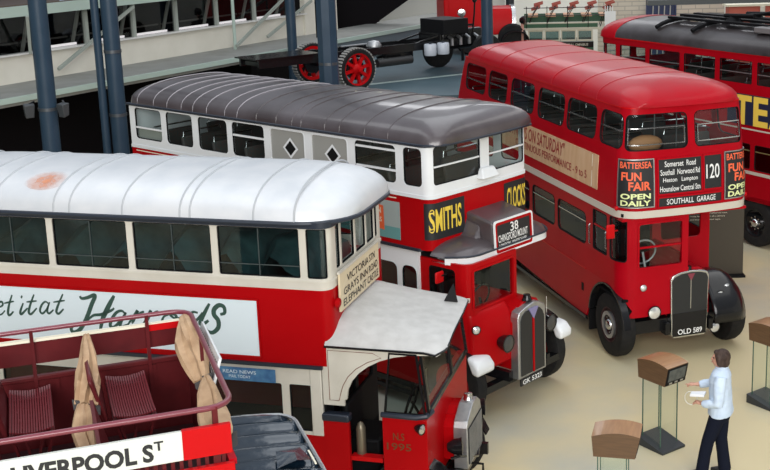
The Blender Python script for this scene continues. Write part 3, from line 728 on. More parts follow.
for k in range(17):
    y = -.34 + .0425 * k; fin.box(.393, y - .006, .67, .399, y + .006, 1.09)
obj('radiator_fins', fin, ALLOY, R_)
obj('filler_cap', MB().lathe([(.001, .09), (.05, .085), (.055, .02), (.07, 0)], 'z', (.30, 0, 1.30), 14), CHROME, R_)
lamp('side_lamp', ns, (.06, -1.12, 1.40), .06, .09, (1, -.5, 0), BLACK, CHROME)
for y in (-.62, .72): lamp('headlamp', ns, (.36, y, 1.0), .10, .16, (1, .3, 0), BLACK, BLACK)
obj('lamp_bar', MB().tube([(.25, -.66, .86), (.34, -.62, .88), (.40, 0, .60), (.34, .70, .88), (.25, .72, .86)], .018, 6).tube([(.34, -.62, .88), (.33, -.62, .95)], .015, 6).tube([(.34, .70, .88), (.33, .72, .95)], .015, 6), BLACK, ns)
obj('starting_handle', MB().tube([(.30, 0, .50), (.46, 0, .50), (.46, 0, .36), (.54, 0, .36)], .018, 6), BLACK, ns)
obj('front_beam', MB().box(.1, -.95, .42, .30, .95, .56), BLACK, ns)
obj('chassis_rail', MB().box(-6.2, -.5, .48, .45, -.42, .62).box(-6.2, .42, .48, .45, .5, .62), BLACK, ns)
for y, o_ in ((-.92, -1), (.92, 1)):
    wheel('front_wheel', ns, (-.12, y, .45), .45, .17, o_, RED_OLD)
    wheel('rear_wheel', ns, (-4.6, y, .45), .45, .24, o_, RED_OLD)
    obj('mudguard', MB().prism([(-.12 + .52 * math.cos(a), .45 + .52 * math.sin(a)) for a in [PI * k / 10 for k in range(1, 10)]] + [(-.12 + .50 * math.cos(a), .45 + .50 * math.sin(a)) for a in [PI * k / 10 for k in range(9, 0, -1)]], 'y', y - .12, y + .12), BLACK, ns)
obj('cab_floor', MB().box(-1.05, -1.03, .55, .05, 1.03, .60), DARK, ns)
obj('driver_seat', MB().box(-.95, -.75, .6, -.55, -.2, 1.05).box(-1.0, -.75, 1.05, -.92, -.2, 1.45), BLACK_MATT, ns, bevel=.03)
sw = MB().tube([(-.25 + .06 * math.cos(a), -.45 + .21 * math.sin(a), 1.42 + .2 * math.cos(a)) for a in [2 * PI * k / 20 for k in range(20)]], .016, 6, closed=True).tube([(-.25, -.45, 1.42), (.0, -.45, 1.0)], .018, 6)
obj('steering_wheel', sw, BLACK, ns)
obj('fire_extinguisher', MB().lathe([(.001, 0), (.05, .0), (.055, .02), (.055, .36), (.03, .42), (.001, .44)], 'z', (-.70, -.95, .92), 12), mat('dull_brass', (.2, .17, .12), .4, metal=.6), ns)
obj('cab_step', MB().box(-.79, -1.05, .93, -.42, -.95, .98), RED_BRIGHT, ns)

squeeze(ns, .70)
# ================================================================== half-cab bus on route 38 (middle)
ROOF_BROWN = mat('brown_roof_leathercloth', (0.044, 0.033, 0.034), 0.30, noise=(0.080, 0.066, 0.071), nscale=1.4, bump=0.08, coat=.35)
stl = thing('half_cab_bus', 'red and white double decker with dark brown ribbed roof and route 38 blind box', 'bus', (0.4724, 16.3231, 0), -0.7101, 'museum buses')
tl = Shell(1.145, -7.12, -0.30, 0.13, bow=.03)
E0 = tl.sn(-7.12) + 2 * 1.145 - .001
W8 = [(-6.98, -6.24), (-6.11, -5.41), (-5.26, -4.53), (-4.41, -3.65), (-3.52, -2.74), (-2.61, -1.84), (-1.70, -.91), (-.77, -.43)]
so = [rr(a, 3.25, b, 3.775, .07) for a, b in W8]
sf_ = [rr(tl.sf(-1.05), 3.27, tl.sf(-.10), 3.80, .05), rr(tl.sf(.10), 3.27, tl.sf(1.05), 3.80, .05)]
sn_ = [rr(tl.sn(b), 3.25, tl.sn(a), 3.775, .07) for a, b in W8]
tl.band('window_band', -7.12, E0, 3.10, 3.83, WHITE, stl, so + sf_ + sn_, thick=.045)
FROST = mat('frosted_panel', (0.30, 0.30, 0.28), .35, coat=.2)
for i, (a, b) in enumerate(W8):
    bars = {0: (3.44,), 3: (3.57,), 6: (3.70, 3.42)}.get(i, ())
    if i in (4, 5):
        f_ = tl.window(a, 3.25, b, 3.775, .07, stl, WHITE, FROST, fw=.014, recess=.02, label='grey frosted window with a dark diamond')
        c = (a + b) / 2 + .06
        dm = MB()
        dm.add([tl.at(c + x, 3.50 + z, -.012) for x, z in ((-.17, 0), (0, -.16), (.17, 0), (0, .16))], [(0, 1, 2, 3)])
        obj('diamond_border', dm, WHITE, f_)
        d2 = MB().add([tl.at(c + x, 3.50 + z, -.009) for x, z in ((-.12, 0), (0, -.113), (.12, 0), (0, .113))], [(0, 1, 2, 3)])
        obj('diamond', d2, BLACK_MATT, f_)
    else:
        tl.window(a, 3.25, b, 3.775, .07, stl, BLACK_MATT, GLASS, fw=.010, t0=-.01, recess=.025, bars=bars, bar_mat=WHITE, bar_w=.03)
    if i == 0:
        tl.band('blind', a + .02, b - .02, 3.26, 3.43, mat('drawn_blind', (.36, .35, .31), .6), stl, thick=.005, t0=-.05)
for a, b in ((-1.05, -.10), (.10, 1.05)):
    tl.window(tl.sf(a), 3.27, tl.sf(b), 3.80, .05, stl, BLACK_MATT, GLASS, fw=.010, t0=-.01, recess=.025, bars=(3.52,), bar_mat=WHITE, bar_w=.022)
for a, b in W8: tl.window(tl.sn(b), 3.25, tl.sn(a), 3.775, .07, stl, BLACK_MATT, GLASS, fw=.010, t0=-.01, recess=.025)
tl.band('waist_moulding', -7.12, tl.sn(-7.12), 3.09, 3.14, WHITE, stl, t0=.014, thick=.02)
tl.band('cornice', -7.12, tl.sn(-7.12), 3.805, 3.85, NAVY, stl, t0=.03)
vb = obj('ventilator_hood', MB().hexa([(-.27, -.20, 3.22), (-.14, -.20, 3.22), (-.14, .20, 3.22), (-.27, .20, 3.22)], [(-.27, -.14, 3.36), (-.21, -.14, 3.36), (-.21, .14, 3.36), (-.27, .14, 3.36)]), WHITE, stl, bevel=.015)
tl.band('upper_panel', -7.12, E0, 2.37, 3.10, RED_OLD, stl)
# posters on the upper panel
sp = tl.band('poster', tl.sf(-1.13) if False else tl.s1 + .02, tl.sf(-.47), 2.52, 3.03, INK, stl, thick=.006, t0=.007, label='black poster with tall yellow SMITHS lettering')
YEL = mat('yellow_ink', (0.78, 0.56, 0.06), .5)
put_text(tl, 'SMITHS', (tl.s1 + .02 + tl.sf(-.47)) / 2, 2.785, YEL, sp, .009, width=.60, height=.33, bold=.02)
cp = tl.band('poster', tl.sf(.47), tl.s4 - .02, 2.52, 3.03, INK, stl, thick=.006, t0=.007, label='black poster with tall yellow CLOCKS lettering')
put_text(tl, 'CLOCKS', tl.sf(.80), 2.785, YEL, cp, .009, width=.52, height=.33, bold=.02)
pp = tl.band('poster', -2.75, -.86, 2.45, 2.985, mat('poster_grey_green', (.33, .38, .36), .5), stl, thick=.006, t0=.007, label='grey green poster with an orange matchbox')
tl.band('poster_stripe', -2.75, -.86, 2.45, 2.62, mat('poster_teal', (.12, .30, .29), .5), pp, thick=.002, t0=.010)
mbx = tl.band('matchbox_picture', -1.55, -1.16, 2.56, 2.93, mat('matchbox_orange', (.70, .11, .03), .5), pp, thick=.002, t0=.012, outer=[(-1.55, 2.60), (-1.16, 2.555), (-1.17, 2.90), (-1.50, 2.945)])
put_text(tl, 'SWAN', -1.35, 2.83, PAPER, mbx, .0145, width=.27, height=.085, bold=.012)
put_text(tl, 'VESTAS', -1.34, 2.70, PAPER, mbx, .0145, width=.27, height=.07, bold=.012)
tl.band('green_figure', -1.75, -1.57, 2.58, 2.93, mat('poster_olive', (.30, .27, .08), .5), pp, thick=.002, t0=.012)
tl.band('coach_line', -7.0, -.92, 3.035, 3.05, PAPER, stl, thick=.003, t0=.004)
# roof
TZ = (3.845, 4.20, 2.6)
obj('roof', roof_mb(1.20, -7.22, -.12, TZ[0], TZ[1], .30, .35, p=TZ[2], end_f=.62, end_r=.6, bow=.03), ROOF_BROWN, stl, smooth=1.2)
for x in (-6.8, -6.35, -5.98, -5.6, -5.3, -4.95, -4.5, -4.2, -3.75, -3.3, -2.95, -2.75, -2.25, -1.95, -1.45, -1.0):
    obj('roof_rib', strap_mb(x, 1.19, *TZ, r=.011), ROOF_BROWN if x > -4 else mat('pale_roof_rib', (.30, .28, .30), .4), stl)
obj('gutter', MB().tube([(-7.1, -1.205, 3.84), (-.44, -1.205, 3.84), (-.27, -1.16, 3.84), (-.13, -1.0, 3.84), (-.09, -.5, 3.84), (-.085, 0, 3.84), (-.09, .5, 3.84), (-.13, 1.0, 3.84), (-.27, 1.16, 3.84), (-.44, 1.205, 3.84), (-7.1, 1.205, 3.84)], .018, 6), NAVY, stl)
for x, y in ((-3.0, .1), (-2.6, .25)):
    obj('roof_chip', MB().add([(x, y, roof_z(y, 1.2, *TZ) + .004), (x + .1, y + .02, roof_z(y, 1.2, *TZ) + .004), (x + .09, y + .07, roof_z(y, 1.2, *TZ) + .004)], [(0, 1, 2)]), PAPER, stl)
# front canopy and blind box
def capron(u, v_):  # u 0 at the bulkhead .. 1 at the front
    y = 1.145 * v_; R = .42; xf = .24 - max(0, (abs(y) - (1.145 - R)) / R) ** 2.2 * .30
    x = -.33 + (xf + .33) * u
    return (x, y, 2.30 + .17 * (1 - u ** 2.2) ** .5 * (1 - abs(v_) ** 5) ** .5 + .015)
mb = MB(); v = []; f = []; nu, nv = 8, 24
for i in range(nu + 1):
    for j in range(nv + 1): v.append(capron(i / nu, -1 + 2 * j / nv))
q = lambda i, j: i * (nv + 1) + j
for i in range(nu):
    for j in range(nv): f.append((q(i, j), q(i + 1, j), q(i + 1, j + 1), q(i, j + 1)))
ca = obj('cab_canopy', mb.add(v, f), ROOF_BROWN, stl, smooth=1.2, label='dark brown canopy over the cab and bonnet')
edge = [capron(1, -1 + 2 * j / 32) for j in range(33)]
mb = MB(); v = [(x, y, 2.33) for x, y, z in edge] + [(x, y, 2.23) for x, y, z in edge] + [(x - .05, y * .96, 2.23) for x, y, z in edge]
f = [(j, j + 1, 34 + j, 33 + j) for j in range(32)] + [(33 + j, 34 + j, 67 + j, 66 + j) for j in range(32)]
mb.add(v, f).box(-.33, -1.1, 2.22, .0, 1.1, 2.24)
obj('canopy_edge', mb, WHITE, stl, smooth=.6)
obj('canopy_beading', MB().tube([(x + .004, y * 1.004, 2.335) for x, y, z in edge], .016, 6), NAVY, stl)
bx = MB().hexa([(-.32, -.42, 2.29), (.20, -.42, 2.25), (.20, .46, 2.25), (-.32, .46, 2.29)], [(-.32, -.42, 2.80), (.18, -.42, 2.69), (.18, .46, 2.69), (-.32, .46, 2.80)])
bx = obj('blind_box', bx, ROOF_BROWN, stl, bevel=.035, seg=3, label='brown destination box above the canopy')
fl_ = MB().add([], [])
for sg in (-1, 1):
    ys = [.42 + .0, .62, .85] if sg < 0 else [.46, .64, .85]
    fr = MB().hexa([(-.32, sg * ys[0], 2.45), (.0, sg * ys[0], 2.42), (.0, sg * ys[1], 2.42), (-.32, sg * ys[1], 2.45)], [(-.32, sg * ys[0], 2.72), (-.02, sg * ys[0], 2.63), (-.1, sg * (ys[0] + .05), 2.50), (-.32, sg * (ys[0] + .1), 2.52)])
    obj('box_fairing', fr, ROOF_BROWN, stl, bevel=.03, smooth=1.2)
bfm = panel(rr(-.44, 2.235, .48, 2.715, .05), [rr(-.415, 2.26, .455, 2.69, .04)], .02, lambda u, w_, t: (.250 + t - .035 * (w_ - 2.25) / .45 * .6, u, w_))
bf = obj('blind_frame', bfm, WHITE, stl)
obj('blind_surround', panel(rr(-.415, 2.26, .455, 2.69, .04), [rr(-.375, 2.30, .415, 2.65, .03)], .012, lambda u, w_, t: (.244 + t - .035 * (w_ - 2.25) / .45 * .6, u, w_)), RED_OLD, bf)
bl = obj('blind', panel(rr(-.38, 2.295, .42, 2.655, .03), (), .004, lambda u, w_, t: (.236 + t - .035 * (w_ - 2.25) / .45 * .6, u, w_)), INK, stl, label='black roller blind reading 38 Chingford Mount')
for s, yc, zc, w, h in (('38', .02, 2.575, .19, .13), ('CHINGFORD MOUNT', 0, 2.45, .70, .105), ('LONDON  WHITECHAPEL', 0, 2.35, .66, .055)):
    m2 = text_mb(s, width=w, height=h, bold=.008); m2.map(lambda x, y, zz: (.2375 - .035 * (zc + y - 2.25) / .45 * .6 + .001, yc + x, zc + y)); obj('lettering', m2, INK_WHITE, bl, smooth=0)
# lower deck
ll = Shell(1.13, -7.12, -.52, .03)
LW = [(-6.0, -5.0), (-4.9, -3.9), (-3.8, -2.8), (-2.7, -1.5), (-1.40, -.97), (-.88, -.60)]
ll.band('lower_window_band', -7.12, -.55, 1.25, 2.37, WHITE, stl, [rr(a, 1.36, b, 2.10, .1) for a, b in LW], thick=.045)
for a, b in LW: ll.window(a, 1.36, b, 2.10, .1, stl, BLACK_MATT, GLASS, fw=.012, t0=-.01, recess=.025)
ll.band('belt_rail', -7.12, -.42, 2.345, 2.385, NAVY, stl, t0=.045, thick=.05)
ll.band('lower_panel', -7.12, -.55, .38, 1.25, RED_OLD, stl)
l2 = Shell(1.13, -7.12, -.52, .03)
n0, n1 = l2.sn(-.55), l2.sn(-7.12)
l2.band('nearside_window_band', n0, n1, 1.25, 2.37, WHITE, stl, [rr(l2.sn(b), 1.36, l2.sn(a), 2.10, .1) for a, b in LW], thick=.045)
for a, b in LW: l2.window(l2.sn(b), 1.36, l2.sn(a), 2.10, .1, stl, BLACK_MATT, GLASS, fw=.012, t0=-.01, recess=.025)
l2.band('nearside_panel', n0, n1, .38, 1.25, RED_OLD, stl)
obj('rear_panel', MB().box(-7.12, -1.12, .38, -7.08, 1.12, 2.37), RED_OLD, stl)
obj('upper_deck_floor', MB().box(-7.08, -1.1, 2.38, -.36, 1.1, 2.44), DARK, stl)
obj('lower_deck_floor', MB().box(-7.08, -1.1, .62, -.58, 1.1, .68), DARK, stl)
obj('upper_ceiling', MB().box(-7.05, -1.08, 3.835, -.36, 1.08, 3.845), mat('interior_cream', (.45, .42, .34), .6), stl)
obj('front_bulkhead', MB().box(-.60, -1.1, .6, -.56, 1.1, 2.35), BLACK_MATT, stl)
SEATCLOTH = mat('dark_moquette', (.05, .06, .055), .8, noise=(.08, .05, .045), nscale=30)
s0 = None
for x in (-6.4, -5.6, -4.8, -4.0, -3.2, -2.4, -1.6, -.9):
    for y in (-.6, .6):
        if s0 is None: s0 = make_seat(stl, (x, y, 2.44), SEATCLOTH, CHROME)
        else: inst(s0, stl, (x, y, 2.44))
# cab and bonnet
cb = Shell(1.10, -.58, .30, .18)
cabwin = rr(-.40, 1.66, .08, 2.17, .06); fr_w = rr(cb.sf(-1.0), 1.60, cb.sf(-.10), 2.19, .05)
cb.band('cab', -.56, cb.sf(-.05), .95, 2.26, RED_OLD, stl, [cabwin, fr_w], thick=.04)
cb.window(-.40, 1.66, .08, 2.17, .06, stl, BLACK_MATT, GLASS, fw=.014, t0=-.006, recess=.02, vbars=(-.16,))
cb.window(cb.sf(-1.0), 1.60, cb.sf(-.10), 2.19, .05, stl, RED_OLD, GLASS, fw=.03, t0=.015, recess=.02, name='windscreen')
obj('cab_inner_side', MB().box(-.56, -.10, .95, .28, -.05, 1.55).box(-.56, -.10, 1.55, -.5, -.05, 2.25).box(.22, -.10, 1.55, .28, -.05, 2.25), RED_OLD, stl)
obj('cab_floor', MB().box(-.56, -1.06, .92, .26, -.08, .96), DARK, stl)
obj('driver_seat', MB().box(-.45, -.85, .96, -.05, -.4, 1.40).box(-.5, -.85, 1.4, -.42, -.4, 1.85), BLACK_MATT, stl, bevel=.03)
obj('steering_wheel', MB().tube([(.08 + .05 * math.cos(a), -.6 + .2 * math.sin(a), 1.66 + .19 * math.cos(a)) for a in [2 * PI * k / 20 for k in range(20)]], .015, 6, closed=True).tube([(.08, -.6, 1.66), (.2, -.6, 1.2)], .02, 6), BLACK, stl)
nose = MB(); nv = []
for z, xa, ya, xb in ((.75, .28, -1.02, .44), (1.05, .29, -1.05, .47), (1.34, .28, -1.06, .46), (1.50, .27, -1.06, .39), (1.60, .25, -1.05, .32)):
    nv += [(.12, ya, z), (xa, ya, z), (xb, ya + .30, z), (xb + .02, -.34, z), (.12, -.34, z)]
nose.add(nv, [(5 * i + k, 5 * i + (k + 1) % 5, 5 * (i + 1) + (k + 1) % 5, 5 * (i + 1) + k) for i in range(4) for k in range(5)] + [(4, 3, 2, 1, 0), (20, 21, 22, 23, 24)])
obj('cab_nose', nose, RED_OLD, stl, bevel=.05, seg=3, smooth=1.0)
bon = MB(); pr = [(-.40, .62), (-.42, 1.30), (-.36, 1.46), (-.18, 1.55), (.0, 1.57), (.16, 1.54), (.28, 1.42), (.31, 1.26), (.31, .62)]
bon.prism(pr, 'x', -.54, .50); obj('bonnet', bon, RED_OLD, stl, smooth=.6, bevel=.01, label='long red bonnet beside the cab')
for k in range(8): obj('bonnet_louvre', MB().box(.32 + .0, -.425, 0, .33, -.418, .22).map(lambda x, y, z: (x + .02 * k, y, z + .95)), RED_OLD, stl)
rp = [(-.41, .50), (-.41, 1.40), (-.38, 1.47), (-.2, 1.525), (-.06, 1.55), (.08, 1.53), (.22, 1.46), (.25, 1.38), (.25, .50)]
rb = MB().prism(rp, 'x', .46, .60); R_ = obj('radiator', rb, ALLOY, stl, smooth=.4, bevel=.012, label='upright radiator with silver shell and black grille')
gl_ = [(-.36, .54), (-.36, 1.34), (-.33, 1.41), (-.25, 1.46), (-.17, 1.46), (-.11, 1.38), (-.105, .54)]
gr_ = [(-.065, .54), (-.06, 1.38), (.0, 1.46), (.08, 1.44), (.15, 1.38), (.19, 1.30), (.19, .54)]
obj('grille', MB().prism(gl_, 'x', .60, .612), mat('grille_black', (.014, .015, .016), .5), R_)
obj('grille', MB().prism(gr_, 'x', .60, .612), MATS['grille_black'], R_)
obj('grille_strip', MB().box(.605, -.10, .54, .622, -.07, 1.40), RED_OLD, R_, label='red centre strip')
obj('radiator_badge', MB().prism([(-.19, 1.475), (-.085, 1.32), (.02, 1.475)], 'x', .60, .626), mat('badge_violet', (.22, .2, .36), .4), R_, label='triangular badge')
obj('filler_cap', MB().lathe([(.001, .085), (.05, .08), (.06, .03), (.075, 0)], 'z', (.50, -.08, 1.565), 14), BLACK, R_)
npl = obj('number_plate', MB().box(.60, -.39, .405, .62, .13, .50), INK, stl, label='black number plate GK 5323')
m2 = text_mb('GK 5323', width=.44, height=.07, bold=.015); m2.map(lambda x, y, z: (.622, -.13 + x, .452 + y)); obj('lettering', m2, INK_WHITE, npl, smooth=0)
lamp('side_lamp', stl, (.36, -1.02, 1.36), .06, .09, (1, -.5, 0), BLACK, LENS)
lamp('headlamp', stl, (.62, -.66, 1.12), .12, .18, (1, 0, 0), BLACK, mat('dark_lens', (.05, .05, .05), .15))
lamp('headlamp', stl, (.58, .42, 1.12), .12, .18, (1, 0, 0), BLACK, MATS['dark_lens'])
obj('lamp_stalk', MB().tube([(.5, .42, 1.2), (.5, .42, 1.5)], .008, 5), CHROME, stl)
mr = MB().box(-.10, -1.32, 2.0, -.06, -1.16, 2.16); MR = obj('mirror', mr, RED_BRIGHT, stl, bevel=.02, label='red door mirror')
obj('mirror_arm', MB().tube([(-.05, -1.12, 2.1), (-.06, -1.22, 2.1)], .012, 5), BLACK, MR)
def mudguard(name, parent, xc, zc, R, y0, y1, a0, a1, material, tip=None):
    mb = MB(); n = 14; P_ = []
    for k in range(n + 1):
        a = a0 + (a1 - a0) * k / n; P_.append((xc + R * math.cos(a), zc + R * math.sin(a)))
    pol = P_ + [(xc + (R - .03) * math.cos(a0 + (a1 - a0) * k / n), zc + (R - .03) * math.sin(a0 + (a1 - a0) * k / n)) for k in range(n, -1, -1)]
    mb.prism(pol, 'y', y0, y1)
    return obj(name, mb, material, parent, smooth=.7, bevel=.012)
mudguard('mudguard', stl, -.06, .50, .60, -1.15, -.80, PI * .20, PI * .95, BLACK)
mudguard('mudguard', stl, -.06, .50, .58, .50, 1.10, PI * .24, PI * .95, BLACK)
def wing_tip(y0, y1):
    mb = MB(); A = [(.52, .86), (.60, .70), (.60, .55), (.47, .52)]
    pts = [(.27, 1.00), (.42, .97), (.51, .87), (.50, .74), (.38, .75)]
    return mb.prism(pts, 'y', y0, y1)
obj('wing_tip', wing_tip(-1.17, -.80), WHITE, stl, bevel=.05, seg=3, smooth=1.0, label='white painted mudguard tip')
obj('wing_tip', wing_tip(.70, 1.00).map(lambda x, y, z: (x + .08, y, z + .03)), WHITE, stl, bevel=.05, seg=3, smooth=1.0, label='white painted mudguard tip')
for y, o_ in ((-.97, -1), (.97, 1)):
    wheel('front_wheel', stl, (-.06, y, .50), .50, .22, o_, RED_OLD)
    wheel('rear_wheel', stl, (-5.0, y * .94, .50), .50, .34, o_, RED_OLD)
obj('chassis_rail', MB().box(-6.9, -.5, .48, .50, -.42, .62).box(-6.9, .42, .48, .50, .5, .62), BLACK, stl)
obj('front_beam', MB().box(.30, -.9, .40, .42, .9, .50), BLACK, stl)
obj('life_guard_rail', MB().box(-4.4, -1.12, .28, -.75, -1.09, .36).box(-4.4, -1.12, .16, -.75, -1.09, .22).box(-4.4, -1.12, .16, -4.36, -1.09, .38).box(-.79, -1.12, .16, -.75, -1.09, .38), BLACK, stl)

squeeze(stl, .88)
# ================================================================== later half-cab bus on route 120 (right)
rt = thing('half_cab_bus', 'all red double decker with route 120 blinds and a black fronted radiator', 'bus', (3.1918, 18.2394, 0), -1.2485, 'museum buses')
def rins(z): return 0.0 if z < 2.6 else 0.11 * ((z - 2.6) / 1.3) ** 1.5
rl = Shell(1.145, -7.2, .60, .30, bow=.07, inset=rins)
E1 = rl.s6 - .001
RW = [(-6.70, -5.55), (-5.36, -4.37), (-4.16, -3.03), (-2.84, -1.70), (-1.58, -.45), (-.30, .47)]
ro = [rr(a, 3.345, b, 3.87, .13) for a, b in RW]
FA, FB, FC, FD = rl.sf(-1.05) - .06, rl.sf(-.06), rl.sf(.06), rl.sf(1.0)
rf_ = [rr(FA, 3.33, FB, 3.87, .09), rr(FC, 3.33, FD, 3.87, .09)]
rnr = [rr(rl.sn(b), 3.345, rl.sn(a), 3.87, .13) for a, b in RW]
ZC = (2.6, 2.9, 3.2, 3.5, 3.75)
rl.band('upper_panel', -7.2, E1, 2.42, 3.98, RED, rt, ro + rf_ + rnr, thick=.045, zc=ZC)
for a, b in RW:
    rl.window(a, 3.345, b, 3.87, .13, rt, BLACK_MATT, GLASS, fw=.012, t0=.002, recess=.02, bars=(3.62,) if a > -6 else (3.56,), bar_mat=CHROME, bar_w=.02)
for a, b in ((FA, FB), (FC, FD)):
    f_ = rl.window(a, 3.33, b, 3.87, .09, rt, BLACK_MATT, GLASS, fw=.012, t0=.002, recess=.02)
    rl.band('opening_light', a + .05, b - .05, 3.41, 3.67, CHROME, f_, [[(a + .065, 3.425), (b - .065, 3.425), (b - .065, 3.655), (a + .065, 3.655)]], thick=.012, t0=.005)
for a, b in RW: rl.window(rl.sn(b), 3.345, rl.sn(a), 3.87, .13, rt, BLACK_MATT, GLASS, fw=.012, t0=.002, recess=.02)
rl.band('cantrail_beading', -7.2, E1, 3.955, 3.975, RED_BRIGHT, rt, thick=.02, t0=.01)
rl.band('cream_band', -7.2, E1, 2.315, 2.425, BAND, rt, thick=.05, t0=.012)
RZ = (3.97, 4.32, 2.3)
def rt_roof():
    mb = roof_mb(1.145 - rins(3.97) + .012, -6.86, .56, RZ[0], RZ[1], .34, .2, p=RZ[2], end_f=1.15, end_r=1.45, bow=.05)
    return mb
RROOF = mat('red_roof_paint', (0.40, 0.003, 0.011), 0.30, coat=0.10, spec=.12, noise=(0.36, 0.012, 0.020), nscale=1.3)
obj('roof', rt_roof(), RROOF, rt, smooth=1.4)
for x in (-5.9, -4.8, -3.6, -2.3, -1.2, -.5): obj('roof_seam', strap_mb(x, 1.045, *RZ, r=.005, lift=.001), RROOF, rt)
# side advertisement
TAN = mat('brown_paper_poster', (0.55, 0.34, 0.18), .6, noise=(0.62, 0.42, 0.25), nscale=7, stretch=(1, 1, .15))
ad = rl.band('poster', -6.3, -.25, 2.60, 3.14, TAN, rt, thick=.008, t0=.01, zc=(2.9,), label='long brown paper poster with dark red lettering')
DKRED = mat('dark_red_ink', (0.30, 0.02, 0.02), .5)
put_text(rl, 'SCALA NEWS ON SATURDAY"', -3.05, 2.985, DKRED, ad, .013, width=3.0, height=.23, bold=.012)
put_text(rl, 'CONTINUOUS PERFORMANCE - 9 to 5', -2.20, 2.76, DKRED, ad, .013, width=3.1, height=.13, bold=.008)
rl.band('poster_edge', -.47, -.45, 2.62, 3.12, PAPER, ad, thick=.002, t0=.013)
rl.band('old_varnish', -1.25, -.55, 2.45, 2.575, mat('orange_varnish', (.62, .10, .02), .5, noise=(.56, .02, .02), nscale=7), rt, thick=.003, t0=.004, label='orange worn patch') if False else None
# front displays
def fy_(y): return rl.sf(y)
def rposter(s0, s1):
    pz = rl.band('poster', s0, s1, 2.475, 3.215, INK, rt, thick=.008, t0=.012, zc=(2.6, 2.9), label='black poster reading BATTERSEA FUN FAIR OPEN DAILY')
    rl.band('poster_frame', s0, s1, 2.475, 3.215, ALLOY, pz, [[(s0 + .015, 2.49), (s1 - .015, 2.49), (s1 - .015, 3.20), (s0 + .015, 3.20)]], thick=.014, t0=.018, zc=(2.6, 2.9))
    c = (s0 + s1) / 2; w = s1 - s0
    OR = mat('orange_ink', (.85, .13, .05), .5); YG = mat('pale_yellow_ink', (.72, .78, .38), .5)
    put_text(rl, 'BATTERSEA', c, 3.125, OR, pz, .0145, width=w * .86, height=.10, bold=.02)
    put_text(rl, 'FUN', c - w * .12, 2.955, OR, pz, .0145, width=w * .52, height=.13, bold=.03)
    put_text(rl, 'FAIR', c + w * .10, 2.81, OR, pz, .0145, width=w * .58, height=.13, bold=.03)
    put_text(rl, 'OPEN', c, 2.655, YG, pz, .0145, width=w * .78, height=.085, bold=.03)
    put_text(rl, 'DAILY', c, 2.55, YG, pz, .0145, width=w * .78, height=.085, bold=.03)
rposter(rl.s2 - .36, fy_(-.63)); rposter(fy_(.60), rl.s3 + .40)
def blind(s0, s1, z0, z1, lines, label):
    f_ = rl.band('blind_frame', s0 - .025, s1 + .025, z0 - .025, z1 + .025, RED, rt, [[(s0, z0), (s1, z0), (s1, z1), (s0, z1)]], thick=.02, t0=.016, zc=(2.6, 2.9))
    b_ = rl.band('blind', s0, s1, z0, z1, INK, f_, thick=.004, t0=.006, zc=(2.6, 2.9), label=label)
    for s, sc, zc, w, h in lines: 
        m2 = text_mb(s, width=w, height=h, bold=.006); m2.map(lambda x, y, z: rl.at(sc + x, zc + y, .0085)); obj('lettering', m2, INK_WHITE, f_, smooth=0)
c = fy_(-.20)
blind(fy_(-.56), fy_(.16), 2.665, 3.185, [('Somerset  Road', c, 3.11, .52, .085), ('Southall  Norwood Rd', c, 2.985, .66, .085), ('Heston   Lampton', c, 2.86, .58, .085), ('Hounslow Central Stn', c, 2.735, .68, .085)], 'black destination blind with four lines')
blind(fy_(.22), fy_(.54), 2.68, 3.185, [('120', fy_(.38), 2.94, .25, .22)], 'black route number blind 120')
blind(fy_(-.56), fy_(.54), 2.47, 2.60, [('SOUTHALL  GARAGE', fy_(0), 2.535, .86, .085)], 'black blind reading SOUTHALL GARAGE')
for s in (rl.s1 + .12, rl.s4 - .12): lamp('marker_lamp', rt, rl.at(s, 2.46, .03), .035, .05, (1, 0, 0), RED, RED_BRIGHT)
# lower deck
R2 = Shell(1.145, -7.2, .60, .28, bow=.0)
LWR = [(-6.3, -5.25), (-5.1, -4.1), (-3.95, -3.12), (-2.98, -1.96), (-1.84, -.68)]
low_h = [rr(a, 1.60, b, 2.13, .10) for a, b in LWR] + [rr(-.42, 1.62, .09, 2.27, .04)]
cab_side = rr(.19, 1.62, R2.s1 + .27, 2.30, .06)
cab_fr = rr(R2.sf(-.88), 1.50, R2.sf(-.10), 2.235, .06)
R2.band('lower_side_panel', -7.2, R2.sf(-.02), 1.20, 2.315, RED, rt, low_h + [cab_side, cab_fr], thick=.045)
for a, b in LWR: R2.window(a, 1.60, b, 2.13, .10, rt, BLACK_MATT, GLASS, fw=.012, t0=.002, recess=.02, bars=(1.98,), bar_mat=CHROME, bar_w=.018)
R2.window(-.42, 1.62, .09, 2.27, .04, rt, BLACK_MATT, GLASS_DK, fw=.015, t0=.004, recess=.02, name='cab_door_window', bars=(2.02,), bar_mat=RED)
R2.window(.19, 1.62, R2.s1 + .27, 2.30, .06, rt, BLACK_MATT, GLASS, fw=.012, t0=.004, recess=.02, name='cab_side_window')
R2.window(R2.sf(-.88), 1.50, R2.sf(-.10), 2.235, .06, rt, RED, GLASS, fw=.03, t0=.012, recess=.02, name='windscreen', bars=(1.84,), bar_mat=RED, bar_w=.03)
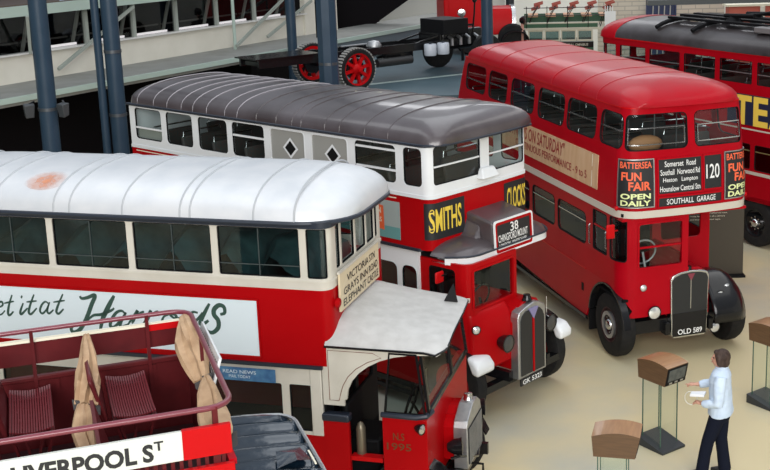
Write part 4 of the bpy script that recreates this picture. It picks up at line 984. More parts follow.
# lower skirt with wheel arch
def archpoly(xc, R, x0, x1, z0, z1):
    p = [(x0, z0)]
    for k in range(13):
        a = PI - PI * k / 12
        p.append((xc + R * math.cos(a), max(z0, .52 + R * math.sin(a))))
    return p + [(x1, z0), (x1, z1), (x0, z1)]
R2.band('skirt_panel', -7.2, -.8, .40, 1.20, RED, rt, outer=archpoly(-4.88, .62, -7.2, -.70, .40, 1.20))
o_ = [(-.70, .40)] + [(.10 + .66 * math.cos(PI - PI * k / 12), max(.40, .52 + .66 * math.sin(PI - PI * k / 12))) for k in range(1, 11)] + [(R2.s1 + .27, .74), (R2.sf(-.36), .74), (R2.sf(-.36), 1.5), (-.70, 1.5)]
o2 = [(p[0], min(p[1], 1.20)) for p in o_]
R2.band('cab_skirt_panel', 0, 0, 0, 0, RED, rt, outer=o2)
R2.band('panel_beading', -7.2, -.70, 1.19, 1.21, RED_BRIGHT, rt, thick=.012, t0=.008)
obj('cab_front_lower', MB().box(.50, -.36, .74, .598, .0, 1.45), RED, rt)
tr_ = []
R2.band('vent_slot', -.86, -.78, .80, .93, BLACK_MATT, rt, thick=.005, t0=.004)
nl = Shell(1.145, -7.2, .60, .28)
ne0, ne1 = nl.sn(-.62), nl.sn(-7.2)
nl.band('nearside_panel', ne0, ne1, .40, 2.315, RED, rt, [rr(nl.sn(b), 1.60, nl.sn(a), 2.13, .10) for a, b in LWR], thick=.045)
for a, b in LWR: nl.window(nl.sn(b), 1.60, nl.sn(a), 2.13, .10, rt, BLACK_MATT, GLASS, fw=.012, t0=.002, recess=.02)
obj('rear_panel', MB().box(-7.2, -1.13, .4, -7.15, 1.13, 2.32), RED, rt)
obj('front_bulkhead', panel([(-.06, .9), (1.12, .9), (1.12, 2.31), (-.06, 2.31)], [rr(.16, 1.55, .95, 2.15, .08)], .04, lambda u, w_, t: (-.60 + t, u, w_)), RED, rt)
obj('canopy_soffit', MB().box(-.62, -1.12, 2.27, .57, 1.08, 2.31), RED, rt)
obj('cab_inner_side', MB().box(-.60, -.06, .95, .56, .0, 1.62).box(-.60, -.06, 1.6, -.5, 0, 2.3).box(.5, -.06, 1.6, .57, 0, 2.3), RED, rt)
obj('cab_back', MB().box(-.62, -1.11, .6, -.58, -.02, 2.3), BLACK_MATT, rt)
obj('cab_floor', MB().box(-.6, -1.1, 1.0, .56, -.04, 1.04), DARK, rt)
obj('driver_seat', MB().box(-.4, -.85, 1.04, .02, -.35, 1.42).box(-.45, -.85, 1.42, -.36, -.35, 1.9), BLACK_MATT, rt, bevel=.03)
obj('steering_wheel', MB().tube([(.22 + .05 * math.cos(a), -.6 + .22 * math.sin(a), 1.66 + .2 * math.cos(a)) for a in [2 * PI * k / 20 for k in range(20)]], .015, 6, closed=True).tube([(.22, -.6, 1.66), (.4, -.6, 1.2)], .02, 6), mat('grey_wheel_rim', (.35, .35, .34), .4), rt)
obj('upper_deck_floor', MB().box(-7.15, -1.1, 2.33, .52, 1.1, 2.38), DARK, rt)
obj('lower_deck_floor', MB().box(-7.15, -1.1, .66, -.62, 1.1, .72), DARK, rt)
obj('upper_ceiling', MB().box(-6.75, -1.0, 3.955, .3, 1.0, 3.965), mat('interior_cream', (.45, .42, .34), .6), rt)
s0 = None
for x in (-6.3, -5.55, -4.8, -4.05, -3.3, -2.55, -1.8, -1.05, -.3):
    for y in (-.6, .6):
        if s0 is None: s0 = make_seat(rt, (x, y, 2.38), SEATCLOTH, CHROME)
        else: inst(s0, rt, (x, y, 2.38))
for x in (-5.9, -3.9, -2.0, -.2):
    for y in (-.2, .2): obj('handrail_pole', MB().tube([(x, y, 2.38), (x, y, 3.95)], .012, 6), mat('dull_handrail', (.16, .16, .16), .4, metal=.5), rt)
obj('tan_reflection', MB().ball((.20, -.56, 3.35), .19, 14, (.7, 1.5, .75)), mat('reflection_tan', (.42, .20, .09), .7), rt, smooth=1.2, label='tan shape standing in for a reflection in the front window')  # solid ellipsoid made up for a reflection in the front glass
# bonnet, radiator, wings
bon = MB(); pr = [(-.30, .62), (-.32, 1.20), (-.25, 1.36), (-.05, 1.42), (.2, 1.42), (.36, 1.34), (.42, 1.18), (.42, .62)]
bon.prism(pr, 'x', -.60, .56); obj('bonnet', bon, RED, rt, smooth=.7, bevel=.02, label='red bonnet on the nearside')
rp = rr(-.315, .33, .345, 1.40, .08, 4)
rp = [(-.31, .40), (-.27, .34), (.30, .34), (.34, .40), (.36, 1.30), (.33, 1.36), (.2, 1.395), (.02, 1.405), (-.16, 1.39), (-.29, 1.345), (-.33, 1.28)]
rad_ = obj('radiator', MB().prism(rp, 'x', .50, .64), CHROME, rt, smooth=.5, bevel=.02, seg=3, label='tall radiator with thin bright surround')
inn = [(-.29, .40), (-.25, .365), (.28, .365), (.315, .41), (.335, 1.27), (.30, 1.335), (.19, 1.365), (.02, 1.375), (-.15, 1.36), (-.27, 1.315), (-.305, 1.26)]
obj('grille', MB().prism(inn, 'x', .63, .648), mat('grille_black', (.014, .015, .016), .5), rad_)
obj('grille_strip', MB().box(.645, .005, .80, .656, .018, 1.28), CHROME, rad_)
obj('radiator_badge', MB().prism([(-.05, 1.36), (.015, 1.24), (.085, 1.36)], 'x', .64, .656), mat('badge_maroon', (.2, .03, .05), .4), rad_)
obj('lower_apron', MB().box(.642, -.29, .37, .653, .31, .74), BLACK, rad_)
m2 = text_mb('OLD 589', width=.44, height=.085, bold=.015); m2.map(lambda x, y, z: (.655, .015 + x, .435 + y)); obj('lettering', m2, INK_WHITE, rad_, smooth=0, label='white registration OLD 589')
obj('filler_cap', MB().lathe([(.001, .06), (.045, .055), (.05, 0)], 'z', (.56, .02, 1.40), 14), BLACK, rad_)
lamp('headlamp', rt, (.63, -.60, .80), .105, .12, (1, 0, 0), BLACK)
lamp('headlamp', rt, (.60, .60, .90), .10, .14, (1, 0, 0), BLACK)
lamp('fog_lamp', rt, (.62, .50, .42), .085, .10, (1, 0, 0), BLACK)
lamp('side_lamp', rt, (.63, -.79, 1.22), .05, .06, (1, 0, 0), ALLOY)
lamp('side_lamp', rt, (.52, .78, 1.02), .05, .06, (1, 0, 0), ALLOY)
mr = obj('mirror', MB().box(.50, -1.36, 2.02, .54, -1.22, 2.24), RED_BRIGHT, rt, bevel=.02, label='red door mirror')
obj('mirror_arm', MB().tube([(.45, -1.14, 2.12), (.5, -1.27, 2.12)], .012, 5), RED_BRIGHT, mr)
obj('handrail', MB().tube([(-.48, -1.16, 1.68), (-.48, -1.185, 1.70), (-.48, -1.185, 1.98), (-.48, -1.16, 2.0)], .013, 6), CHROME, rt)
obj('handrail', MB().tube([(.12, -1.16, 1.75), (.12, -1.185, 1.77), (.12, -1.185, 2.0), (.12, -1.16, 2.02)], .013, 6), CHROME, rt)
mudguard('mudguard', rt, .10, .52, .665, -1.165, -1.05, PI * .05, PI * .97, BLACK)
# big rounded nearside wing
nw = MB(); n, m_ = 14, 10; v = []; f = []
for i in range(n + 1):
    a = PI * (.02 + .96 * i / n)
    for j in range(m_ + 1):
        t = j / m_; y = .40 + .72 * t; k = 1 - .30 * max(0, (t - .6) / .4) ** 2
        v.append((.10 + .70 * k * math.cos(a) * (1 if math.cos(a) > 0 else 1.0), y, .50 + .70 * k * math.sin(a)))
for i in range(n):
    for j in range(m_): f.append((i * (m_ + 1) + j, (i + 1) * (m_ + 1) + j, (i + 1) * (m_ + 1) + j + 1, i * (m_ + 1) + j + 1))
wg = obj('front_wing', nw.add(v, f), BLACK, rt, smooth=1.2, label='big glossy black nearside wing')
wg.modifiers.new('thickness', 'SOLIDIFY').thickness = .03
obj('wing_apron', MB().box(.30, .36, .50, .50, .62, .80), BLACK_MATT, rt)
for y, o_ in ((-1.0, -1), (1.0, 1)):
    wheel('front_wheel', rt, (.10, y, .51), .51, .27, o_, MAROON_DK, CHROME, rim=.52, ring=.42)
    wheel('rear_wheel', rt, (-4.88, y * .93, .51), .51, .38, o_, MAROON_DK, CHROME)
obj('mud_flap', MB().box(-.62, -1.13, .20, -.58, -.85, .55), BLACK_MATT, rt)
obj('front_beam', MB().box(.35, -.95, .46, .56, .95, .66), BLACK, rt)
obj('dumb_iron', MB().box(.5, -.42, .42, .66, -.34, .6), BLACK, rt); obj('dumb_iron', MB().box(.5, .36, .42, .66, .44, .6), BLACK, rt)
obj('chassis_rail', MB().box(-6.9, -.5, .46, .5, -.42, .64).box(-6.9, .42, .46, .5, .5, .64), BLACK, rt)
obj('rubbing_strip', MB().box(-6.9, -1.165, .36, -.66, -1.13, .42), BLACK, rt)

squeeze(rt, .92)
# ================================================================== trolleybus (far right)
tr = thing('trolleybus', 'red trolleybus with dark roof, trolley gear and yellow TEA lettering on a navy poster', 'bus', (6.8085, 24.2664, 0), 2.1185, 'museum buses')
kl = Shell(1.145, -5.2, 5.22, .40, bow=.06)
NS_ = kl.sn
KW = [(-4.1, -3.05), (-3.05, -2.0), (-2.0, -.99), (-.99, .09), (.09, 1.15), (1.15, 2.24), (2.24, 3.37), (3.37, 4.40)]
kn = [rr(NS_(b - .07), 3.33, NS_(a + .07), 3.79, .03) for a, b in KW]
ko = [rr(a + .07, 3.33, b - .07, 3.79, .03) for a, b in KW]
kf = [rr(kl.sf(-.95), 3.33, kl.sf(-.08), 3.79, .08), rr(kl.sf(.08), 3.33, kl.sf(.95), 3.79, .08), rr(NS_(4.62) - .0, 3.33, NS_(4.45), 3.79, .03)]
kf[2] = rr(kl.s3 + .12, 3.33, NS_(4.48), 3.79, .05)
kl.band('upper_panel', -5.2, kl.s6 - .001, 2.42, 3.93, RED, tr, kn + ko + kf, thick=.05)
for h in kn + kf:
    s0_, s1_ = min(p[0] for p in h), max(p[0] for p in h)
    kl.window(s0_, 3.33, s1_, 3.79, .03, tr, BLACK_MATT, GLASS, fw=.010, t0=.0, recess=.02, bars=(3.54,), bar_mat=ALLOY, bar_w=.016)
for h in ko:
    s0_, s1_ = min(p[0] for p in h), max(p[0] for p in h)
    kl.window(s0_, 3.33, s1_, 3.79, .03, tr, BLACK_MATT, GLASS, fw=.010, t0=.0, recess=.02)
KZ = (3.93, 4.36, 2.4)
obj('roof', roof_mb(1.16, -5.3, 5.25, KZ[0], KZ[1], .42, .4, p=KZ[2], end_f=.62, end_r=.7, bow=.06), mat('sooty_brown_roof', (.026, .020, .020), .36, spec=.3, noise=(.055, .048, .050), nscale=1.6, coat=.12), tr, smooth=1.3)
dome = roof_mb(1.17, 4.5, 5.30, KZ[0], KZ[1] + .012, .42, .02, p=KZ[2], end_f=.62, end_r=0.0, bow=.06)
obj('front_dome', dome, RED, tr, smooth=1.3, label='red front dome of the roof')
kl.band('rain_strip', -5.2, kl.s6 - .001, 3.915, 3.945, RED_BRIGHT, tr, t0=.018)
tp = kl.band('poster', NS_(.82), NS_(-4.0), 2.50, 3.12, mat('navy_poster', (.012, .018, .05), .45), tr, thick=.008, t0=.01, label='navy poster with big yellow TEA lettering')
TY = mat('tea_yellow', (.82, .58, .08), .5)
put_text(kl, 'T', NS_(.37), 2.80, TY, tp, .014, width=.48, height=.60, bold=.03)
put_text(kl, 'E', NS_(-.12), 2.80, TY, tp, .014, width=.40, height=.60, bold=.03)
put_text(kl, 'A', NS_(-.62), 2.80, TY, tp, .014, width=.54, height=.60, bold=.03)
put_text(kl, '&', NS_(.72), 2.96, AD_WHITE, tp, .014, width=.13, height=.18, bold=.02)
kl.band('beading', NS_(4.6), NS_(-5.2), 2.405, 2.435, BAND, tr, thick=.02, t0=.012)
kn2 = [rr(NS_(b - .06), 1.60, NS_(a + .06), 2.12, .05) for a, b in KW]
kl.band('lower_nearside', NS_(4.62), NS_(-5.2), .95, 2.42, RED, tr, kn2, thick=.05)
for h in kn2:
    s0_, s1_ = min(p[0] for p in h), max(p[0] for p in h)
    kl.window(s0_, 1.60, s1_, 2.12, .05, tr, BLACK_MATT, GLASS_DK, fw=.012, t0=.0, recess=.02, bars=(1.98,), bar_mat=mat('brass_bar', (.3, .24, .1), .4, metal=.5))
kl.band('cream_band', NS_(4.62), NS_(-5.2), 1.50, 1.565, BAND, tr, thick=.02, t0=.014)
o_ = [(NS_(4.62), .38)] + [(NS_(4.62) + .001, .38)]
pts = []
for xc in (.0, -1.25):
    pts += [(NS_(xc) - .62 * math.cos(PI * k / 10), max(.38, .5 + .62 * math.sin(PI * k / 10))) for k in range(11)]
pts = [(NS_(.0) - .60 * math.cos(PI * k / 12), max(.38, .42 + .62 * math.sin(PI * k / 12))) for k in range(7)] + [(NS_(-1.25) - .60 * math.cos(PI * k / 12), max(.38, .42 + .62 * math.sin(PI * k / 12))) for k in range(6, 13)]
kl.band('skirt_panel', 0, 0, 0, 0, RED, tr, outer=[(NS_(4.62), .38)] + pts + [(NS_(-5.2), .38), (NS_(-5.2), .97), (NS_(4.62), .97)])
k2 = Shell(1.145, -5.2, 5.22, .40)
k2.band('lower_offside_and_front', -5.2, k2.s4, .38, 2.42, RED, tr, [rr(k2.sf(-.95), 1.5, k2.sf(-.05), 2.2, .08), rr(k2.sf(.05), 1.5, k2.sf(.95), 2.2, .08)], thick=.05)
k2.window(k2.sf(-.95), 1.5, k2.sf(-.05), 2.2, .08, tr, BLACK_MATT, GLASS_DK, name='windscreen'); k2.window(k2.sf(.05), 1.5, k2.sf(.95), 2.2, .08, tr, BLACK_MATT, GLASS_DK, name='windscreen')
obj('rear_panel', MB().box(-5.2, -1.13, .38, -5.15, 1.13, 2.42), RED, tr)
obj('upper_deck_floor', MB().box(-5.1, -1.09, 2.36, 4.8, 1.09, 2.42), DARK, tr)
obj('lower_deck_floor', MB().box(-5.1, -1.09, .6, 4.8, 1.09, .66), DARK, tr)
s0 = None
for x in (-1.5, -.75, 0, .75, 1.5, 2.25, 3.0, 3.75):
    for y in (-.6, .6):
        if s0 is None: s0 = make_seat(tr, (x, y, 2.42), SEATCLOTH, CHROME)
        else: inst(s0, tr, (x, y, 2.42))
for x in (-.4, 1.1, 2.6): obj('handrail_pole', MB().tube([(x, .25, 2.42), (x, .25, 3.95)], .014, 6), CHROME, tr)
for y, o_ in ((-1.0, -1), (1.0, 1)):
    for x in (0.0, -1.25): wheel('rear_wheel', tr, (x, y, .5), .5, .27, o_, BLACK, CHROME, rim=.55)
    wheel('front_wheel', tr, (4.0, y * .95, .5), .5, .25, o_, BLACK, CHROME)
# roof gear
def kz(y): return roof_z(y, 1.16, *KZ)
gear = MB()
for x in (3.25, 2.1): 
    ys = [-1.0 + 2.0 * k / 14 for k in range(15)]
    gear = MB().tube([(x - .10 * (1 - abs(y)), y, kz(y) + .06) for y in ys], .05, 6)
    obj('roof_strap', gear, BLACK_MATT, tr)
for y in (-.55, -.2, .2, .55): obj('walk_board', MB().box(.3, y - .08, kz(y) + .09, 3.3, y + .08, kz(y) + .14), BLACK_MATT, tr)
for y in (-.32, .32):
    b_ = obj('pole_base', MB().lathe([(.001, .14), (.1, .13), (.15, .05), (.2, 0)], 'z', (1.55, y, 4.44), 14), BLACK_MATT, tr)
    obj('trolley_pole', MB().tube([(1.55, y, 4.56), (.9, y * .95, 4.62), (-.5, y * .8, 4.86), (-5.4, y * .5, 5.15)], .032, 8), BLACK_MATT, tr)
    obj('pole_spring', MB().tube([(1.75, y + .07, 4.56), (.9, y + .06, 4.60)], .045, 8), BLACK_MATT, tr)
obj('pole_hook', MB().tube([(-.5, -.5, kz(.5) + .02), (-.55, -.42, 4.95), (-.55, .42, 4.95), (-.5, .5, kz(.5) + .02)], .028, 6), BLACK_MATT, tr)
obj('roof_hatch', MB().box(-.15, .35, kz(.6), .45, .85, kz(.35) + .09), mat('hatch_grey', (.16, .15, .15), .5), tr, bevel=.02)
obj('data_plate', MB().box(2.4, .5, kz(.5) + .06, 2.62, .58, kz(.5) + .075), PAPER, tr)
# brown information panel beside the route 120 bus
ip = thing('information_panel', 'tall dark brown information panel with cream text, standing between two red buses', 'information panel', (4.62, 21.78, 0), .02)
obj('board', MB().box(-.56, -.05, .04, .56, .05, 2.02), mat('dark_brown_panel', (.045, .036, .022), .5), ip, bevel=.004)
obj('foot', MB().box(-.58, -.18, 0, .58, .18, .04), BLACK_MATT, ip)
rng = random.Random(11); lines_ = ['The trolleybus replaced the tram on many', 'routes. Its quiet electric motors drew power', 'from two overhead wires, and passengers', 'found it smooth and quick. By the early', 'nineteen sixties diesel buses such as this', 'one had taken over every route in the city', 'and the last wires were pulled down', 'soon after the final run.', '', 'Long serving buses worked the same', 'roads for a quarter of a century', 'and became a familiar sight.']
for k, s in enumerate(lines_):
    if not s: continue
    m2 = text_mb(s, width=.0205 * len(s), height=.03, bold=.004); m2.map(lambda x, y, z: (-.46 + .0205 * len(s) / 2 + x, -.0525, 1.80 - .062 * k + y)); obj('lettering', m2, PAPER, ip, smooth=0)
# ================================================================== open-top bus (bottom left)
ls = thing('open_top_bus', 'open top deck of a maroon bus with slatted seats and a LIVERPOOL ST board', 'bus', (-1.9900, 8.3400, 0), 0.3520, 'museum buses')
XR = -4.6
RAIL = mat('maroon_rail', (0.17, 0.030, 0.045), 0.28, coat=.3)
def rail_path(y, z, xf=.06, r=.16):
    p = [(XR, -y, z), (XR / 2, -y, z), (xf - r, -y, z)]
    p += [(xf - r + r * math.sin(a), -y + r - r * math.cos(a), z) for a in (PI / 8, PI / 4, PI * 3 / 8, PI / 2)]
    p += [(xf, -y / 2, z), (xf, 0, z), (xf, y / 2, z)]
    p += [(xf - r + r * math.cos(a), y - r + r * math.sin(a), z) for a in (0, PI / 8, PI / 4, PI * 3 / 8, PI / 2)]
    return p + [(XR / 2, y, z), (XR, y, z)]
obj('top_rail', MB().tube(rail_path(1.05, 3.755), .020, 10), RAIL, ls, label='shiny maroon tube handrail')
obj('upper_deck_floor', MB().box(XR, -1.02, 2.72, .05, 1.02, 2.78), MAROON_DK, ls)
# far side boards
fb = obj('side_board', MB().box(XR, 1.07, 3.47, .02, 1.10, 3.66), MAROON, ls)
obj('board_top_strip', MB().box(XR, 1.06, 3.655, -.02, 1.105, 3.675), PAPER, fb, label='white top edge of the board')
obj('board_end', MB().box(-.27, 1.055, 3.615, .02, 1.065, 3.668), RED_BRIGHT, fb, label='bright red end of the board')
far = obj('side_panel', MB().box(XR, 1.06, 2.72, .05, 1.09, 3.36), MAROON, ls)
for x in (-1.9, -1.0, -.25): obj('panel_moulding', MB().box(x - .015, 1.045, 2.78, x + .015, 1.062, 3.33), MAROON, far)
obj('panel_rail', MB().box(XR, 1.045, 3.335, .05, 1.10, 3.375), MAROON, far, bevel=.008)
for x in (-2.15, -1.16, -.28): obj('rail_post', MB().box(x - .014, 1.03, 2.75, x + .014, 1.055, 3.76), MAROON, ls)
# front of the deck
fp = obj('front_panel', MB().box(.02, -1.05, 2.72, .05, 1.05, 3.36), MAROON, ls)
obj('panel_rail', MB().box(.01, -1.06, 3.34, .06, 1.06, 3.38), RED, fp)
for y in (.33, 1.0): obj('rail_post', MB().box(.04, y - .012, 2.75, .065, y + .012, 3.75), MAROON, ls)
dbd = obj('destination_board', MB().hexa([(.07, .10, 3.40), (.09, .10, 3.39), (.09, 1.0, 3.39), (.07, 1.0, 3.40)], [(.15, .10, 3.66), (.17, .10, 3.65), (.17, 1.0, 3.65), (.15, 1.0, 3.66)]), WHITE, ls, bevel=.004, label='white painted board on the far front of the deck')
for k in range(16): obj('board_lettering', MB().add([(.079, .125 + .054 * k, 3.442), (.079, .15 + .054 * k, 3.442), (.132, .15 + .054 * k, 3.622), (.132, .125 + .054 * k, 3.622)], [(0, 1, 2, 3)]), INK, dbd)
# near side boards
nbd = obj('name_board', MB().box(XR, -1.10, 3.445, -.285, -1.07, 3.645), mat('name_board_white', (.64, .66, .60), .45), ls, bevel=.003, label='white name board reading LIVERPOOL ST')
LSD = INK
m2 = text_mb('LIVERPOOL S', height=.125, width=.86, bold=.040); m2.map(lambda x, y, z: (-.90 + x, -1.1015, 3.535 + y)); obj('lettering', m2, LSD, nbd, smooth=0)
m2 = text_mb('T', height=.065, width=.06, bold=.03); m2.map(lambda x, y, z: (-.435 + x, -1.1015, 3.575 + y)); obj('lettering', m2, LSD, nbd, smooth=0)
obj('board_end', MB().box(-.285, -1.105, 3.445, .03, -1.065, 3.65), RED_BRIGHT, nbd, bevel=.003, label='bright red end of the name board')
npn = obj('side_panel', MB().box(XR, -1.09, 2.72, .05, -1.06, 3.24), MAROON, ls)
obj('lower_board', MB().box(XR, -1.10, 3.24, .04, -1.065, 3.37), RED_BRIGHT, ls, label='bright red lower side board')
for x in (-2.15, -.06): obj('rail_post', MB().box(x - .018, -1.06, 2.75, x + .018, -1.03, 3.76), MAROON, ls)
for k in range(44): obj('lattice_slat', MB().box(-2.4 + .055 * k, -1.055, 3.36, -2.375 + .055 * k, -1.045, 3.45), MAROON, ls)
# seats: curved slatted pan + wooden back
def slat_seat(x0, y0):
    s = obj('seat_frame', MB().box(x0, y0, 3.255, x0 + .03, y0 + .85, 3.285).box(x0 + .28, y0, 3.255, x0 + .31, y0 + .85, 3.285).box(x0, y0 + .02, 3.23, x0 + .31, y0 + .05, 3.26).box(x0, y0 + .78, 3.23, x0 + .31, y0 + .81, 3.26), MAROON, ls)
    for k in range(17):
        x = x0 + .010 + .0181 * k; dip = -.022 * math.sin(PI * k / 16)
        pts = [(x, y0 - .0 + .85 * t, 3.295 + dip + .03 * (2 * t - 1) ** 2) for t in [q / 8 for q in range(9)]]
        mb = MB()
        for a_, b_ in zip(pts[:-1], pts[1:]): mb.bar(a_, b_, .0125, .010)
        obj('seat_slat', mb, mat('seat_maroon', (0.15, 0.020, 0.026), 0.32, coat=.12, spec=.2), s)
    for a_, b_ in (((x0 + .02, y0 + .06, 3.24), (x0 + .12, y0 + .12, 2.78)), ((x0 + .29, y0 + .06, 3.24), (x0 + .17, y0 + .12, 2.78)), ((x0 + .02, y0 + .78, 3.24), (x0 + .12, y0 + .72, 2.78)), ((x0 + .29, y0 + .78, 3.24), (x0 + .17, y0 + .72, 2.78))):
        obj('seat_leg', MB().bar(a_, b_, .03, .02), MAROON, s)
    bk = MB(); v = []; f = []
    for i in range(9):
        t = i / 8
        for j in range(9):
            y = y0 + .02 + .81 * j / 8; top = 3.66 - .03 * (2 * j / 8 - 1) ** 2
            z = 3.26 + (top - 3.26) * t; v.append((x0 - .03 - .10 * t, y, z))
    for i in range(8):
        for j in range(8): f.append((i * 9 + j, i * 9 + j + 1, (i + 1) * 9 + j + 1, (i + 1) * 9 + j))
    b_ = obj('seat_back', bk.add(v, f), MAROON, s); b_.modifiers.new('thickness', 'SOLIDIFY').thickness = .025
    return s
for x0 in (-2.08, -1.365, -.645): slat_seat(x0, .10)
for x0 in (-2.08, -1.365, -.645):
    st = obj('seat_back', MB().hexa([(x0 - .06, -.95, 3.15), (x0 - .035, -.95, 3.15), (x0 - .035, -.10, 3.15), (x0 - .06, -.10, 3.15)], [(x0 - .16, -.95, 3.56), (x0 - .135, -.95, 3.56), (x0 - .135, -.10, 3.56), (x0 - .16, -.10, 3.56)]), MAROON, ls)
    obj('seat_pan', MB().box(x0 - .05, -.95, 2.98, x0 + .30, -.10, 3.02), MAROON, st)
    obj('seat_leg', MB().box(x0 + .1, -.9, 2.78, x0 + .14, -.85, 2.98).box(x0 + .1, -.2, 2.78, x0 + .14, -.15, 2.98), MAROON, st)
# rolled canvas aprons hung over the seat backs and the front rail
CANVAS = mat('tan_canvas', (0.36, 0.22, 0.12), .65, noise=(0.47, 0.31, 0.18), nscale=9, bump=.25)
CANVAS_IN = mat('dark_canvas_lining', (.035, .03, .028), .6)
def drape(name, pts, wid, parent, seed, label=None, lean=(0, 0, 1), lining=True):
    """a hanging, sharply folded canvas sheet along pts, half-widths wid along lean"""
    rng = random.Random(seed); P_ = catmull(pts, 3); W_ = catmull([(w,) for w in wid], 3)
    m = len(P_); v = []; f = []
    prof = [(-1.0, -.15), (-.72, .42), (-.45, .18), (-.12, .62), (.14, .26), (.46, .55), (.74, .12), (1.0, -.1), (.62, -.42), (.1, -.22), (-.4, -.5)]
    n = len(prof); jit = [rng.uniform(-.16, .16) for _ in prof]
    for i in range(m):
        c = Vector(P_[i]); w = W_[i][0]; t = Vector(P_[min(m - 1, i + 1)]) - Vector(P_[max(0, i - 1)]); t.normalize()
        a = Vector(lean); a = (a - t * a.dot(t)).normalized(); b = t.cross(a)
        tw = .35 * math.sin(.55 * i + seed)
        for k, (p, q) in enumerate(prof):
            jit[k] += rng.uniform(-.09, .09); jit[k] *= .88
            u, h = (p + jit[k]) * .92, (q + jit[(k + 3) % n]) * .55
            u, h = u * math.cos(tw) - h * math.sin(tw), u * math.sin(tw) + h * math.cos(tw)
            v.append(c + a * (w * u) + b * (w * h) + t * (w * .25 * jit[(k + 5) % n]))
    for i in range(m - 1):
        for k in range(n): f.append((i * n + k, i * n + (k + 1) % n, (i + 1) * n + (k + 1) % n, (i + 1) * n + k))
    f.append(tuple(range(n))); f.append(tuple((m - 1) * n + k for k in reversed(range(n))))
    o = obj(name, MB().add(v, f), CANVAS, ls, smooth=.35, label=label)
    if lining:
        c = Vector(P_[-1]); w = W_[-1][0]; a = Vector(lean).normalized()
        lm = MB().add([c - a * w * .9 + Vector((.0, .02, .03)), c + a * w * 1.0 + Vector((.01, .02, .02)), c + a * w * .8 + Vector((.02, -.05, -.05)), c - a * w * .2 + Vector((.015, -.08, -.07)), c - a * w * .85 + Vector((.0, -.03, -.03)), c + Vector((.05, -.02, 0))],
                      [(0, 1, 5), (1, 2, 5), (2, 3, 5), (3, 4, 5), (4, 0, 5), (0, 4, 3, 2, 1)])
        obj('dark_lining', lm, CANVAS_IN, o, smooth=0)
    return o
drape('canvas_apron', [(-.755, .88, 3.72), (-.765, .62, 3.67), (-.79, .38, 3.58), (-.83, .12, 3.44)], [.03, .075, .12, .10], None, 2, 'tan canvas apron folded over the far slatted seat back', lean=(1, 0, -.25))
drape('canvas_apron', [(-.84, .06, 3.47), (-.85, -.18, 3.40), (-.83, -.45, 3.34), (-.82, -.62, 3.30)], [.05, .115, .085, .08], None, 5, 'tan canvas apron hanging lower, nearer the LIVERPOOL ST board', lean=(1, 0, .1))
drape('canvas_apron', [(.0, .97, 3.74), (-.01, .70, 3.70), (.0, .45, 3.60), (.02, .16, 3.48)], [.03, .105, .125, .07], None, 7, 'tan canvas apron over the far half of the front rail', lean=(1, 0, .35))
drape('canvas_apron', [(.03, .02, 3.56), (.02, -.22, 3.52), (.0, -.50, 3.45), (.0, -.80, 3.40)], [.035, .10, .13, .11], None, 9, 'tan canvas apron over the near half of the front rail', lean=(1, 0, .3))
# driver canopy in front
CANV = mat('blue_black_oilcloth', (.008, .020, .036), .14, coat=.35, bump=.5, nscale=3.5, spec=.35)
v = []; f = []; nu, nv = 26, 12
for i in range(nu + 1):
    for j in range(nv + 1):
        yy = 1.03 - 2.06 * i / nu; t = j / nv
        xm = .80 - max(0, (abs(yy) - .62) / .41) ** 2 * .38
        x = .06 + (xm - .06) * t
        z = 2.86 + .026 * math.cos(2 * PI * (yy + .1) / .235) * (1 - t * .3) - .05 * t * t - .05 * max(0, abs(yy) - .8) / .2
        v.append((x, yy, z))
for i in range(nu):
    for j in range(nv): f.append((i * (nv + 1) + j, i * (nv + 1) + j + 1, (i + 1) * (nv + 1) + j + 1, (i + 1) * (nv + 1) + j))
cy = obj('driver_canopy', MB().add(v, f), CANV, ls, smooth=1.4, label='shiny blue black ribbed canopy over the driver')
cy.modifiers.new('thickness', 'SOLIDIFY').thickness = .02
obj('canopy_edge', MB().tube([(.80 - max(0, (abs(y) - .62) / .41) ** 2 * .38 + .005, y, 2.815 - .05 * max(0, abs(y) - .8) / .2) for y in [1.03 - 2.06 * k / 30 for k in range(31)]], .016, 6), ALLOY, cy)
obj('canopy_flap', MB().add([(.50, -.05, 2.90), (.70, .02, 2.87), (.74, -.22, 2.86), (.60, -.36, 2.95), (.46, -.30, 2.88), (.62, -.18, 2.93)], [(0, 1, 5), (1, 2, 5), (2, 3, 5), (3, 4, 5), (4, 0, 5)]), CANV, cy, smooth=0)
obj('canopy_label', MB().box(.755, -.25, 2.835, .77, .0, 2.842), PAPER, cy)
# lower body so the deck stands on something
lsl = Shell(1.0, XR, .02, .05)
lsl.band('lower_side', XR, lsl.sn(XR), .55, 2.74, MAROON, ls, [rr(a, 1.5, a + .85, 2.3, .05) for a in (-4.4, -3.4, -2.4, -1.4)], thick=.04)
for a in (-4.4, -3.4, -2.4, -1.4): lsl.window(a, 1.5, a + .85, 2.3, .05, ls, CREAM, GLASS_DK)
obj('rear_panel', MB().box(XR, -1.0, .55, XR + .04, 1.0, 2.74), MAROON, ls)
obj('bonnet', MB().prism([(-.4, .6), (-.4, 1.2), (-.2, 1.35), (.2, 1.35), (.4, 1.2), (.4, .6)], 'x', .0, 1.55), MAROON, ls, bevel=.02)
obj('canopy_post', MB().tube([(.62, -.9, 2.80), (.62, -.9, .9)], .02, 6), BLACK, ls); obj('canopy_post', MB().tube([(.62, .9, 2.80), (.62, .9, .9)], .02, 6), BLACK, ls)
obj('chassis_frame', MB().box(XR, -.45, .5, 1.5, .45, .62), BLACK, ls)
for y, o_ in ((-.85, -1), (.85, 1)):
    wheel('front_wheel', ls, (1.05, y, .48), .48, .14, o_, RED); wheel('rear_wheel', ls, (-2.9, y, .48), .48, .2, o_, RED)
